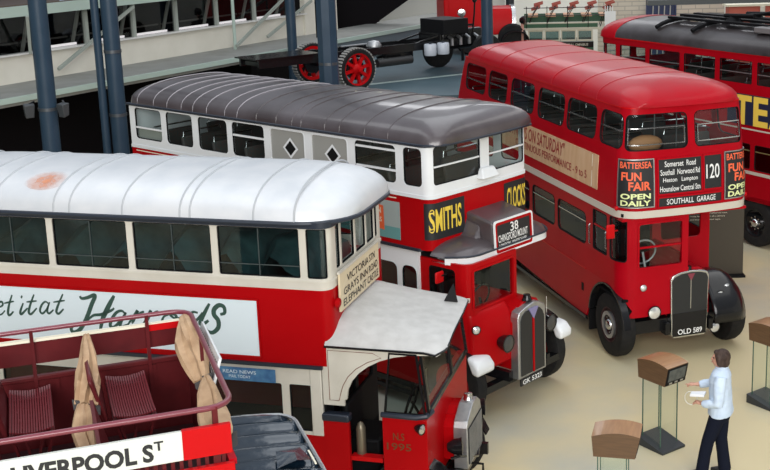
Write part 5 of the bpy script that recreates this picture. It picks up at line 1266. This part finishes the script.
# ================================================================== raised platform, bare chassis and far vehicles
PLAT = mat('blue_grey_platform', (.072, .112, .130), .6, spec=.2, noise=(.062, .098, .115), nscale=1.2)
PZ = 2.6
structure(obj('floor_platform', MB().prism([(-5.6, 28.2), (1.6, 28.2), (1.6, 40.2), (-1.2, 40.2)], 'z', 2.3, PZ), PLAT))
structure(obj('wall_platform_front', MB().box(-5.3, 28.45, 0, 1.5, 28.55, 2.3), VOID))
o = obj('floor_marking', MB().hexa([(-3.4, 29.62, PZ), (.35, 32.02, PZ), (.27, 32.16, PZ), (-3.48, 29.76, PZ)], [(-3.4, 29.62, PZ + .006), (.35, 32.02, PZ + .006), (.27, 32.16, PZ + .006), (-3.48, 29.76, PZ + .006)]), mat('pale_line', (.36, .44, .41), .5)); structure(o); o.name = 'trim_7'
ch = thing('bus_chassis', 'bare black bus chassis with red spoked wheels on a raised platform', 'chassis', (-3.29, 30.17, PZ), .70)
for y in (-.42, .42): obj('frame_rail', MB().box(-2.4, y - .04, .72, 5.0, y + .04, .92), BLACK, ch)
for x in (-2.3, -1.2, .4, 1.6, 2.8): obj('cross_member', MB().box(x - .04, -.42, .76, x + .04, .42, .86), BLACK, ch)
obj('tail_planks', MB().box(-2.5, -.5, .92, -.65, .5, .95), BLACK, ch)
obj('rear_axle', MB().tube([(0, -.95, .52), (0, .95, .52)], .07, 10).ball((0, 0, .52), .2), BLACK, ch)
def spoked(parent, y, o_):
    w = obj('wheel', MB().lathe([(.43, -.09), (.47, -.11), (.52, -.08), (.52, .08), (.47, .11), (.43, .09)], 'y', (0, 0, 0), 36), RUBBER, parent); w.location = (0, y, .52)
    obj('tyre_wall', MB().lathe([(.40, o_ * .11), (.47, o_ * .118), (.475, o_ * .10)], 'y', (0, 0, 0), 36), RUBBER, w)
    tr2 = MB()
    for k in range(40):
        a = 2 * PI * k / 40
        tr2.hexa([(.505 * math.cos(a), -.10, .505 * math.sin(a)), (.505 * math.cos(a + .09), -.10, .505 * math.sin(a + .09)), (.505 * math.cos(a + .09), .10, .505 * math.sin(a + .09)), (.505 * math.cos(a), .10, .505 * math.sin(a))],
                 [(.535 * math.cos(a), -.10, .535 * math.sin(a)), (.535 * math.cos(a + .09), -.10, .535 * math.sin(a + .09)), (.535 * math.cos(a + .09), .10, .535 * math.sin(a + .09)), (.535 * math.cos(a), .10, .535 * math.sin(a))])
    obj('tyre_tread', tr2, mat('worn_pale_tread', (.30, .29, .27), .7), w)
    obj('rim', MB().lathe([(.36, -.08), (.44, -.10), (.44, .10), (.36, .08), (.36, -.08)], 'y', (0, 0, 0), 36), RED_BRIGHT, w)
    for k in range(8):
        a = 2 * PI * k / 8 + .2
        obj('spoke', MB().bar((.08 * math.cos(a), o_ * .03, .08 * math.sin(a)), (.38 * math.cos(a), o_ * .02, .38 * math.sin(a)), .075, .075), RED_BRIGHT, w)
    obj('hub', MB().lathe([(.001, o_ * .22), (.06, o_ * .21), (.08, o_ * .14), (.14, o_ * .08), (.15, -o_ * .06)], 'y', (0, 0, 0), 20), RED_BRIGHT, w)
    obj('brake_drum', MB().lathe([(.001, -o_ * .1), (.26, -o_ * .1), (.27, -o_ * .03), (.2, -o_ * .02)], 'y', (0, 0, 0), 24), BLACK, w)
    return w
spoked(ch, -1.0, -1); spoked(ch, 1.0, 1)
obj('drive_shaft', MB().tube([(.1, 0, .6), (2.2, 0, .72)], .05, 8), ALLOY, ch)
obj('gearbox', MB().box(1.5, -.25, .50, 2.4, .25, .86), BLACK, ch, bevel=.06)
obj('gearbox_cover', MB().lathe([(.001, .16), (.14, .13), (.2, .04), (.2, 0)], 'z', (1.25, -.05, .90), 16), ALLOY, ch)
obj('brake_rods', MB().tube([(.2, -.55, .60), (.45, -.62, .42), (.58, -.62, .30)], .03, 6).tube([(.4, .2, .95), (1.4, .1, .97)], .02, 6), ALLOY, ch)
obj('silencer', MB().tube([(1.0, -.5, .52), (2.1, -.5, .52)], .11, 12), mat('dark_steel', (.05, .05, .05), .4, metal=.6), ch)
obj('battery_box', MB().box(3.1, -.65, 1.08, 3.95, .35, 1.46), BLACK_MATT, ch, bevel=.01, label='square black box on the chassis frame')
obj('box_stand', MB().bar((3.1, -.45, 1.06), (2.3, -.45, .9), .04, .04).bar((3.1, .35, 1.06), (2.3, .35, .9), .04, .04).box(3.08, -.5, .9, 3.13, .4, 1.10), BLACK, ch)
for x, m_ in ((2.62, ALLOY), (3.05, mat('pale_canister', (.50, .53, .58), .4))):
    k_ = obj('fuel_canister', MB().lathe([(.001, -.30), (.15, -.30), (.165, -.27), (.165, -.02), (.15, .0), (.001, 0)], 'z', (x, -.66, .88), 18), mat('pale_canister', (.50, .53, .58), .4), ch, label='pale grey canister on the frame')
    obj('canister_cap', MB().lathe([(.001, .04), (.04, .035), (.04, 0)], 'z', (x, -.66, .88), 10), NAVY, k_)
obj('engine_block', MB().box(3.3, -.35, .62, 4.7, .35, 1.15), BLACK, ch, bevel=.05)
for k in range(4): obj('engine_pipe', MB().tube([(3.5 + .3 * k, -.36, .98), (3.5 + .3 * k, -.50, .92), (3.5 + .3 * k, -.50, .75)], .045, 8), ALLOY, ch)
obj('gear_lever', MB().tube([(4.25, -.45, .95), (4.3, -.5, 1.55), (4.32, -.5, 1.85)], .025, 6).ball((4.32, -.5, 1.9), .07), BLACK, ch)
obj('front_wheel', MB().lathe([(.001, -.07), (.30, -.07), (.43, -.09), (.5, -.07), (.5, .07), (.43, .09), (.30, .07), (.001, .07)], 'y', (4.4, -.85, .5), 28), RUBBER, ch)
obj('front_wheel', MB().lathe([(.001, -.07), (.30, -.07), (.43, -.09), (.5, -.07), (.5, .07), (.43, .09), (.30, .07), (.001, .07)], 'y', (4.1, .85, .5), 28), RUBBER, ch)
# red lorry-like vehicle behind the chassis
rv = thing('red_vehicle', 'bright red vehicle with rounded bonnet standing behind the bare chassis', 'vehicle', (-.75, 36.2, PZ), .12)
obj('body', MB().box(.20, 0, .55, 1.62, 2.2, 2.6), RED_BRIGHT, rv, bevel=.04)
obj('body_panel', MB().box(.35, -.02, .7, .95, .0, 2.2), RED_BRIGHT, rv, bevel=.01)
obj('bonnet', MB().prism([(.05, .55), (.05, 1.15), (.16, 1.32), (.5, 1.40), (.9, 1.32), (1.0, 1.15), (1.0, .55)], 'x', 1.62, 2.28), RED_BRIGHT, rv, smooth=.7, bevel=.03)
obj('radiator', MB().prism([(.08, .55), (.08, 1.15), (.18, 1.34), (.5, 1.43), (.88, 1.34), (.98, 1.15), (.98, .55)], 'x', 2.28, 2.40), CHROME, rv, smooth=.7)
obj('mudguard', MB().prism([(2.30 + .42 * math.cos(a), .40 + .30 * math.sin(a)) for a in [PI * k / 10 for k in range(11)]] + [(2.30 + .38 * math.cos(a), .40 + .26 * math.sin(a)) for a in [PI * k / 10 for k in range(10, -1, -1)]], 'y', -.40, .0), BLACK, rv, smooth=.7)
lamp('headlamp', rv, (2.62, -.15, .98), .14, .16, (1, -.5, 0), BLACK, BLACK)
obj('lamp_post', MB().tube([(2.55, -.15, .2), (2.55, -.15, .88)], .05, 8), mat('pink_primer', (.5, .25, .2), .5), rv)
for x in (.95, 2.25): obj('wheel', MB().lathe([(.001, -.08), (.3, -.08), (.4, -.1), (.45, 0), (.4, .1), (.001, .08)], 'y', (x, -.1, .45), 24), RUBBER, rv)
lev = thing('control_pedestal', 'black pedestal with a lever standing in front of the red vehicle', 'pedestal', (-.02, 34.8, PZ))
obj('post', MB().tube([(0, 0, 0), (0, 0, 1.35)], .045, 8), BLACK, lev); obj('dial', MB().lathe([(.001, -.09), (.11, -.08), (.13, 0), (.11, .06), (.001, .07)], 'y', (0, 0, 1.38), 16), CHROME, lev)
obj('lever', MB().tube([(0, 0, 1.05), (.35, -.05, 1.05)], .02, 6), BLACK, lev)
# horse bus with garden seats
GREEN = mat('bottle_green_paint', (.008, .075, .030), .4, coat=.2)
HB_CREAM = mat('horse_bus_cream', (.50, .47, .38), .5)
hb = thing('horse_bus', 'old horse bus with green boards and slatted garden seats on its open roof', 'horse bus', (2.35, 44.3, .0), -.06)
obj('body', MB().box(0, 0, .7, 2.45, 1.5, 1.85), GREEN, hb)
obj('roof_deck', MB().box(-.15, -.1, 2.26, 3.15, 1.6, 2.33), HB_CREAM, hb)
for k in range(4): 
    w_ = obj('window', panel([(.05 + .6 * k, 1.88), (.62 + .6 * k, 1.88), (.62 + .6 * k, 2.25), (.05 + .6 * k, 2.25)], [[(.10 + .6 * k, 1.93), (.57 + .6 * k, 1.93), (.57 + .6 * k, 2.21), (.10 + .6 * k, 2.21)]], .04, lambda u, q_, t: (u, t, q_)), HB_CREAM, hb)
    obj('pane', MB().box(.08 + .6 * k, .02, 1.91, .59 + .6 * k, .03, 2.23), GLASS_DK, w_)
obj('name_board', MB().box(0, -.03, 1.66, 2.45, .0, 1.85), BLACK, hb)
m2 = text_mb('LONDON GENERAL OMNIBUS', width=1.5, height=.08, bold=.01); m2.map(lambda x, y, z: (1.5 + x, -.035, 1.755 + y)); obj('lettering', m2, HB_CREAM, hb, smooth=0)
obj('side_board', MB().box(-.1, -.09, 2.34, 2.6, -.06, 2.47), GREEN, hb); obj('board_strip', MB().box(-.1, -.085, 2.47, 2.6, -.065, 2.51), HB_CREAM, hb); obj('side_board', MB().box(-.1, 1.40, 2.40, 3.0, 1.43, 2.70), GREEN, hb)
for k in range(5): obj('rail_post', MB().tube([(.0 + .75 * k, -.1, 2.33), (.0 + .75 * k, -.1, 3.05)], .014, 6), BLACK, hb)
obj('hand_rail', MB().tube([(-.1, -.1, 2.75), (3.1, -.1, 2.75)], .014, 6).tube([(-.1, -.1, 3.0), (3.1, -.1, 3.0)], .014, 6), BLACK, hb)
SLATR = mat('red_brown_slats', (.34, .07, .05), .5); SLATB = mat('pale_wood_slats', (.45, .25, .15), .6)
for k in range(5):
    for y in (.12, .82):
        s = obj('garden_seat', MB().box(.05 + .66 * k, y, 2.68, .42 + .66 * k, y + .55, 2.72), SLATB, hb)
        for z in (2.92, 3.06): obj('back_slat', MB().bar((.10 + .66 * k + (z - 2.8) * .7, y, z), (.42 + .66 * k + (z - 2.8) * .7, y + .25, z + .06), .03, .06), SLATR, s)
        obj('seat_iron', MB().tube([(.05 + .66 * k, y, 2.33), (.2 + .66 * k, y, 2.7), (.42 + .66 * k, y, 3.02)], .016, 5), BLACK, s)
st = obj('staircase', MB().box(2.85, -.12, 2.35, 3.25, -.08, 2.85), WHITE, hb, label='white curved staircase panel')
for k in range(4): obj('stair_rail', MB().box(2.85 + .09 * k, -.14, 2.42, 2.88 + .09 * k, -.12, 3.02), WHITE, st)
obj('stair_step', MB().box(2.5, -.1, 1.4, 2.9, .3, 1.46).box(2.8, -.1, .9, 3.2, .3, .96), GREEN, hb)
for x in (.35, 2.0):
    for y in (-.08, 1.58):
        w_ = obj('wheel', MB().lathe([(.40, -.03), (.46, -.03), (.46, .03), (.40, .03), (.40, -.03)], 'y', (x, y, .46), 28), SLATR, hb)
        for k in range(10): obj('spoke', MB().bar((x, y, .46), (x + .41 * math.cos(2 * PI * k / 10), y, .46 + .41 * math.sin(2 * PI * k / 10)), .03, .03), SLATR, w_)
obj('axle', MB().tube([(.35, -.1, .46), (.35, 1.6, .46)], .03, 6).tube([(2.0, -.1, .46), (2.0, 1.6, .46)], .03, 6).box(.3, .3, .46, .4, 1.2, .72).box(1.95, .3, .46, 2.05, 1.2, .72), BLACK, hb)
hb.scale = (1, 1, 1.10)
# far items at the top right
dc = thing('blue_display_frame', 'dark blue display frame with pale rods against the brick wall', 'display frame', (7.05, 46.3, 0))
obj('frame', MB().box(0, 0, 0, .06, .1, 3.2).box(1.1, 0, 0, 1.16, .1, 3.2).box(0, 0, 3.14, 1.16, .1, 3.2).box(0, .08, 0, 1.16, .1, 3.2), mat('navy_frame', (.015, .03, .10), .4), dc)
for k in range(4): obj('rod', MB().bar((.2 + .22 * k, -.02, 1.0), (.26 + .22 * k, -.02, 3.1), .04, .04), mat('pale_rod', (.38, .38, .37), .5), dc)
fb_ = thing('footbridge_beam', 'long dark grey beam crossing high behind the trolleybus', 'beam', (0, 0, 0)); structure(fb_); del fb_['label']; del fb_['category']; fb_.name = 'beam'
obj('beam_flange', MB().box(6.3, 41.0, 3.55, 22, 41.5, 3.72), mat('dark_grey_beam', (.06, .07, .075), .5), fb_)
for x in (14.0, 21.5): obj('beam_post', MB().box(x, 41.1, 0, x + .2, 41.3, 3.34), MATS['dark_grey_beam'], fb_)
rb_ = thing('red_counter', 'low red counter far behind the trolleybus roof', 'counter', (8.9, 43.0, 0))
obj('counter', MB().box(.6, 0, 0, 7.6, .6, 3.28), mat('faded_red', (.42, .09, .06), .5), rb_); obj('counter_top', MB().box(.5, -.1, 3.28, 7.7, .7, 3.35), PAPER, rb_)
cp_ = thing('cream_post', 'cream post standing in front of the far red counter', 'post', (10.6, 42.6, 0)); obj('shaft', MB().tube([(0, 0, 0), (0, 0, 3.3)], .09, 10), CREAM, cp_); obj('foot', MB().lathe([(.001, .06), (.2, .05), (.22, 0)], 'z', (0, 0, 0), 12), CREAM, cp_)
# blank screen wall and dark stair side beyond the gallery
structure(obj('wall_screen', MB().box(-3.1, 45.0, 0, 1.6, 45.2, 6), mat('white_screen_wall', (.62, .62, .58), .6)))
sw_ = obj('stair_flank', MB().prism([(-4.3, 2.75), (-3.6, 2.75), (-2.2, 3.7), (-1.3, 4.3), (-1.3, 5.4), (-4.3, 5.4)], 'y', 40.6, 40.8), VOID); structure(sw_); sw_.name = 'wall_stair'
# ================================================================== glass legged lecterns and the visitor
WOOD = mat('brown_veneer', (.088, .045, .020), .42, coat=.1, noise=(.115, .060, .027), nscale=5, stretch=(1, 1, 8))
WOOD_TOP = mat('tan_veneer_top', (.30, .155, .070), .36, coat=.3, noise=(.36, .195, .09), nscale=4, stretch=(8, 1, 1))
def lectern(label, loc, rz):
    t = thing('lectern', label, 'lectern', loc, rz, 'glass legged lecterns')
    top = []; n = 12
    for k in range(n + 1):
        u = k / n; top.append((-.265 + .535 * u, 1.165 + .075 * math.sin(PI * (.10 + .72 * u)) - .02))
    side = [(-.245, .93), (.215, .93)] + list(reversed(top))
    obj('housing', MB().prism(side, 'y', -.19, .19), WOOD, t, smooth=.5, bevel=.004)
    v = []; f = []
    for k, (x, z) in enumerate(top): v += [(x, -.192, z + .003), (x, .192, z + .003)]
    for k in range(n): f.append((2 * k, 2 * k + 2, 2 * k + 3, 2 * k + 1))
    obj('curved_top', MB().add(v, f), WOOD_TOP, t, smooth=1, label='lighter curved wooden top')
    a = Vector((.215, 0, .93)); b = Vector((top[-1][0], 0, top[-1][1])); d = b - a; nrm = Vector((d.z, 0, -d.x)).normalized()
    def sc(u, y, o): p = a + d * u + nrm * o; return (p.x, y, p.z)
    fr = obj('screen_frame', MB().hexa([sc(.04, -.18, 0), sc(.04, .18, 0), sc(.96, .18, 0), sc(.96, -.18, 0)], [sc(.04, -.18, .006), sc(.04, .18, .006), sc(.96, .18, .006), sc(.96, -.18, .006)]), BLACK_MATT, t)
    obj('screen', MB().hexa([sc(.24, -.15, .005), sc(.24, .15, .005), sc(.88, .15, .005), sc(.88, -.15, .005)], [sc(.24, -.15, .010), sc(.24, .15, .010), sc(.88, .15, .010), sc(.88, -.15, .010)]), mat('dark_screen', (.035, .045, .05), .12, noise=(.07, .08, .08), nscale=12), fr)
    for k in range(3): obj('key', MB().hexa([sc(.10, -.12 + .1 * k, .005), sc(.10, -.07 + .1 * k, .005), sc(.18, -.07 + .1 * k, .005), sc(.18, -.12 + .1 * k, .005)], [sc(.10, -.12 + .1 * k, .012), sc(.10, -.07 + .1 * k, .012), sc(.18, -.07 + .1 * k, .012), sc(.18, -.12 + .1 * k, .012)]), ALLOY, fr)
    gm = bpy.data.materials.get('lectern_glass')
    if gm is None:
        gm = bpy.data.materials.new('lectern_glass'); gm.use_nodes = True; nt = gm.node_tree; nt.nodes.remove(nt.nodes['Principled BSDF'])
        tr2 = nt.nodes.new('ShaderNodeBsdfTransparent'); tr2.inputs[0].default_value = (.89, .95, .91, 1); gl = nt.nodes.new('ShaderNodeBsdfGlossy'); gl.inputs['Roughness'].default_value = .05
        mx = nt.nodes.new('ShaderNodeMixShader'); mx.inputs[0].default_value = .07
        nt.links.new(tr2.outputs[0], mx.inputs[1]); nt.links.new(gl.outputs[0], mx.inputs[2]); nt.links.new(mx.outputs[0], nt.nodes['Material Output'].inputs[0])
    eg = mat('dark_green_glass_edge', (.05, .10, .075), .2)
    for y in (-.15, .15):
        g = obj('glass_leg', MB().add([(-.20, y, .06), (.12, y, .06), (.12, y, .93), (-.20, y, .93)], [(0, 1, 2, 3)]), gm, t)
        for x in (-.20, .12): obj('glass_edge', MB().box(x - .006, y - .006, .06, x + .006, y + .006, .93), eg, g)
    bs = MB().hexa([(-.25, -.21, 0), (.22, -.21, 0), (.22, .21, 0), (-.25, .21, 0)], [(-.25, -.21, .13), (.22, -.21, .03), (.22, .21, .03), (-.25, .21, .13)])
    obj('base', bs, mat('dark_slate_base', (.022, .026, .030), .42), t, bevel=.004)
    return t
HD = -.93
lectern('brown lectern on clear glass legs, the one the visitor is touching', (2.46, 14.51, 0), HD)
lectern('brown lectern cut off by the right edge of the photo, beyond the visitor', (4.19, 15.76, 0), HD)
lectern('brown lectern nearest the camera, its base below the photo, left of the visitor', (1.61, 12.45, 0), -.22)

# visitor -----------------------------------------------------------
SKIN = mat('skin', (.52, .27, .19), .5)
SHIRT = mat('pale_blue_shirt', (.50, .60, .74), .75, noise=(.56, .66, .78), nscale=9, bump=.25)
TROUSER = mat('navy_trousers', (.007, .009, .018), .9, spec=.1)
HAIR = mat('grey_brown_hair', (.035, .021, .016), .6, spec=.2, noise=(.065, .042, .034), nscale=30, stretch=(1, 1, .2))
def ell_tube(mb, pts, rx, ry, n=16, side=(0, 1, 0), cap=True):
    """loft with elliptical sections; rx along 'side', ry across"""
    v = []; P_ = [Vector(p) for p in pts]; m = len(P_)
    for i in range(m):
        t = (P_[min(m - 1, i + 1)] - P_[max(0, i - 1)]).normalized(); a = Vector(side); a = (a - t * a.dot(t)).normalized(); b = t.cross(a)
        for k in range(n):
            th = 2 * PI * k / n; v.append(P_[i] + a * rx[i] * math.cos(th) + b * ry[i] * math.sin(th))
    f = [(i * n + k, i * n + (k + 1) % n, (i + 1) * n + (k + 1) % n, (i + 1) * n + k) for i in range(m - 1) for k in range(n)]
    f += [tuple(reversed(range(n))), tuple((m - 1) * n + k for k in range(n))]
    return mb.add(v, f)
def remesh(o, vox, smooth_it=4):
    r = o.modifiers.new('one_surface', 'REMESH'); r.mode = 'VOXEL'; r.voxel_size = vox; r.use_smooth_shade = True
    s = o.modifiers.new('soften', 'SMOOTH'); s.factor = .5; s.iterations = smooth_it
    return o
# local frame: +X is where she faces, +Y her left
pr_ = thing('person', 'standing visitor in pale blue shirt and dark trousers reaching towards a lectern', 'person', (3.03, 13.66, 0), 2.76)
sh_l, sh_r = Vector((-.02, .175, 1.335)), Vector((.0, -.175, 1.335))
el_l, wr_l = Vector((-.01, .245, 1.02)), Vector((.205, .15, .975))
el_r, wr_r = Vector((.13, -.24, 1.10)), Vector((.33, -.17, 1.08))
hip_l, hip_r = Vector((0, .085, .86)), Vector((0, -.085, .86))
kn_l, an_l = Vector((.13, .095, .46)), Vector((.20, .10, .085))
kn_r, an_r = Vector((-.0, -.085, .46)), Vector((-.05, -.09, .085))
body = MB()
ell_tube(body, [(0, 0, .80), (.0, 0, .92), (.01, 0, 1.06), (.01, 0, 1.22), (0, 0, 1.34), (0, 0, 1.39)], [.15, .155, .13, .15, .16, .06], [.10, .105, .09, .10, .085, .055])
ell_tube(body, [(-.01, 0, 1.36), (.0, 0, 1.42), (.015, 0, 1.48)], [.055, .05, .05], [.055, .05, .05])
def limb(a, b, c, r): 
    body.tube([a, a.lerp(b, .5), b, b.lerp(c, .4), c], [r[0], (r[0] + r[1]) / 2 * 1.05, r[1], r[1] * .98, r[2]], 12)
limb(sh_l, el_l, wr_l, (.048, .038, .026)); limb(sh_r, el_r, wr_r, (.048, .038, .026))
limb(hip_l, kn_l, an_l, (.08, .052, .038)); limb(hip_r, kn_r, an_r, (.08, .052, .038))
for an, dx in ((an_l, 1), (an_r, 1)):
    ell_tube(body, [an + Vector((-.05, 0, -.05)), an + Vector((0, 0, -.045)), an + Vector((.09, 0, -.06)), an + Vector((.15, 0, -.068))], [.03, .035, .04, .025], [.03, .035, .022, .014])
# head: skull, jaw, nose, ears, brow
hc = Vector((.02, 0, 1.525))
body.ball(hc + Vector((-.012, 0, .012)), .087, 16, (1.05, .86, 1.0)); body.ball(hc + Vector((.028, 0, -.042)), .062, 14, (1.0, .86, 1.15))
body.ball(hc + Vector((.05, 0, -.083)), .028, 10, (1, 1.1, .8))
body.tube([hc + Vector((.074, 0, .018)), hc + Vector((.092, 0, -.008)), hc + Vector((.103, 0, -.026)), hc + Vector((.08, 0, -.034))], [.009, .011, .014, .010], 8)
body.tube([hc + Vector((.076, -.035, .022)), hc + Vector((.082, 0, .024)), hc + Vector((.076, .035, .022))], .009, 6)
body.tube([hc + Vector((.082, -.02, -.058)), hc + Vector((.089, 0, -.056)), hc + Vector((.082, .02, -.058))], .007, 6)
for s in (-1, 1): body.ball(hc + Vector((-.005, s * .078, -.01)), .03, 10, (.7, .35, 1))
def hand(wr, d, up, palm_out, curls, thumb_dir, point=False):
    d = Vector(d).normalized(); up = Vector(up); up = (up - d * up.dot(d)).normalized(); s = d.cross(up)   # s: across the palm
    ell_tube(body, [wr - d * .02, wr + d * .02, wr + d * .055, wr + d * .085], [.022, .030, .036, .034], [.018, .016, .015, .012], 12, tuple(s))
    L = (.062, .072, .068, .052)
    for k in range(4):
        base = wr + d * .078 + s * (-.027 + .018 * k); c = curls[k]
        pts = [base - d * .02, base]; dirv = d.copy(); p = base
        for j in range(3):
            ang = c * (j + .6) * .5; dv = (d * math.cos(ang) - up * math.sin(ang)); p = p + dv * L[k] * (.42, .32, .26)[j]; pts.append(p)
        body.tube(pts, [.009, .0095, .009, .008, .006], 8)
    tb = wr + d * .03 - s * .03; td = Vector(thumb_dir).normalized()
    body.tube([tb + s * .012, tb + td * .02, tb + td * .045, tb + td * .045 + d * .022], [.012, .011, .0095, .007], 8)
hand(wr_r, (1, .05, .02), (0, 0, 1), 1, (.15, 1.6, 1.9, 2.0), (.6, .8, .1))
hand(wr_l, (.9, -.35, .0), (0, .35, .94), 1, (1.3, 1.4, 1.5, 1.6), (.5, -.4, .8))
bd = remesh(obj('body', body, SKIN, pr_, smooth=1.5), .0065, 3)
for s in (-1, 1):
    obj('eye', MB().ball(hc + Vector((.071, s * .031, .006)), .011, 10), mat('eye_dark', (.03, .02, .02), .2), pr_)
obj('lips', MB().tube([hc + Vector((.090, -.018, -.057)), hc + Vector((.097, 0, -.056)), hc + Vector((.090, .018, -.057))], .005, 6), mat('lip_tone', (.38, .13, .11), .5), pr_)
shirt = MB()
ell_tube(shirt, [(-.005, 0, .815), (0, 0, .90), (.0, 0, 1.0), (.01, 0, 1.12), (.012, 0, 1.24), (0, 0, 1.33), (-.005, 0, 1.385), (.0, 0, 1.415)], [.215, .205, .185, .18, .185, .19, .12, .068], [.150, .148, .138, .135, .13, .115, .09, .065], 20)
shirt.tube([sh_l + Vector((0, -.03, .0)), sh_l.lerp(el_l, .5), el_l, el_l.lerp(wr_l, .5), wr_l - Vector((.02, -.01, 0))], [.078, .072, .062, .055, .046], 14)
shirt.tube([sh_r + Vector((0, .03, .0)), sh_r.lerp(el_r, .5), el_r, el_r.lerp(wr_r, .5), wr_r - Vector((.03, 0, 0))], [.078, .070, .060, .052, .044], 14)
sh_ = remesh(obj('shirt', shirt, SHIRT, pr_, smooth=1.5), .012, 3)
wv = bpy.data.textures.new('cloth_folds', 'CLOUDS'); wv.noise_scale = .11
dm_ = sh_.modifiers.new('folds', 'DISPLACE'); dm_.texture = wv; dm_.strength = .022; dm_.mid_level = .5
obj('collar', MB().tube([(-.06 + .064 * math.cos(a) + .055, .064 * math.sin(a), 1.415 + .012 * math.cos(a + PI)) for a in [2 * PI * k / 20 for k in range(20)]], .016, 8, closed=True), SHIRT, pr_)
tro = MB()
ell_tube(tro, [(0, 0, .74), (0, 0, .80), (0, 0, .90)], [.155, .18, .17], [.11, .125, .115], 18)
for h_, k_, a_ in ((hip_l, kn_l, an_l), (hip_r, kn_r, an_r)):
    tro.tube([h_ + Vector((0, 0, .02)), h_.lerp(k_, .5), k_, k_.lerp(a_, .5), a_ + Vector((-.005, 0, -.045))], [.102, .092, .078, .076, .080], 16)
remesh(obj('trousers', tro, TROUSER, pr_, smooth=1.5), .012, 2)
for an in (an_l, an_r):
    so_ = MB(); ell_tube(so_, [an + Vector((-.075, 0, -.048)), an + Vector((-.04, 0, -.043)), an + Vector((.03, 0, -.042)), an + Vector((.10, 0, -.058)), an + Vector((.165, 0, -.066))], [.022, .040, .043, .046, .022], [.030, .042, .042, .027, .018], 14)
    obj('shoe', so_, mat('black_shoe', (.012, .012, .013), .4), pr_, smooth=1.4)
hair = MB()
hair.ball(hc + Vector((-.030, 0, .022)), .100, 18, (1.0, .95, 1.0)); hair.ball(hc + Vector((-.055, 0, -.035)), .078, 16, (.85, 1.12, 1.15))
for s in (-1, 1): ell_tube(hair, [hc + Vector((.01, s * .078, .05)), hc + Vector((.005, s * .088, .0)), hc + Vector((-.01, s * .082, -.06)), hc + Vector((-.02, s * .07, -.085))], [.03, .034, .032, .02], [.016, .018, .018, .012], 10, (1, 0, 0))
hair.ball(hc + Vector((.035, 0, .072)), .05, 12, (.9, 1.2, .55))
remesh(obj('hair', hair, HAIR, pr_, smooth=1.5), .009, 3)
# what the visitor holds
pp_ = tag(obj('folded_paper', MB().hexa([(.17, .05, 1.145), (.35, .04, 1.115), (.35, .16, 1.120), (.17, .20, 1.15)], [(.17, .05, 1.175), (.35, .04, 1.145), (.35, .15, 1.150), (.17, .20, 1.18)]), mat('white_paper', (.78, .79, .80), .6), None, bevel=.006), 'folded white paper held in the visitor\'s bent arm', 'paper')
pp_.location = pr_.location + Vector((.0, .0, -.075)); pp_.rotation_euler = pr_.rotation_euler
rg = tag(obj('loop_handle', MB().tube([(.36 + .075 * math.cos(a), .02, .97 + .085 * math.sin(a)) for a in [2 * PI * k / 28 for k in range(28)]], .006, 6, closed=True), mat('clear_loop', (.62, .60, .52), .25), None), 'thin pale loop hanging at the visitor\'s hand', 'loop')
rg.location = pr_.location; rg.rotation_euler = pr_.rotation_euler
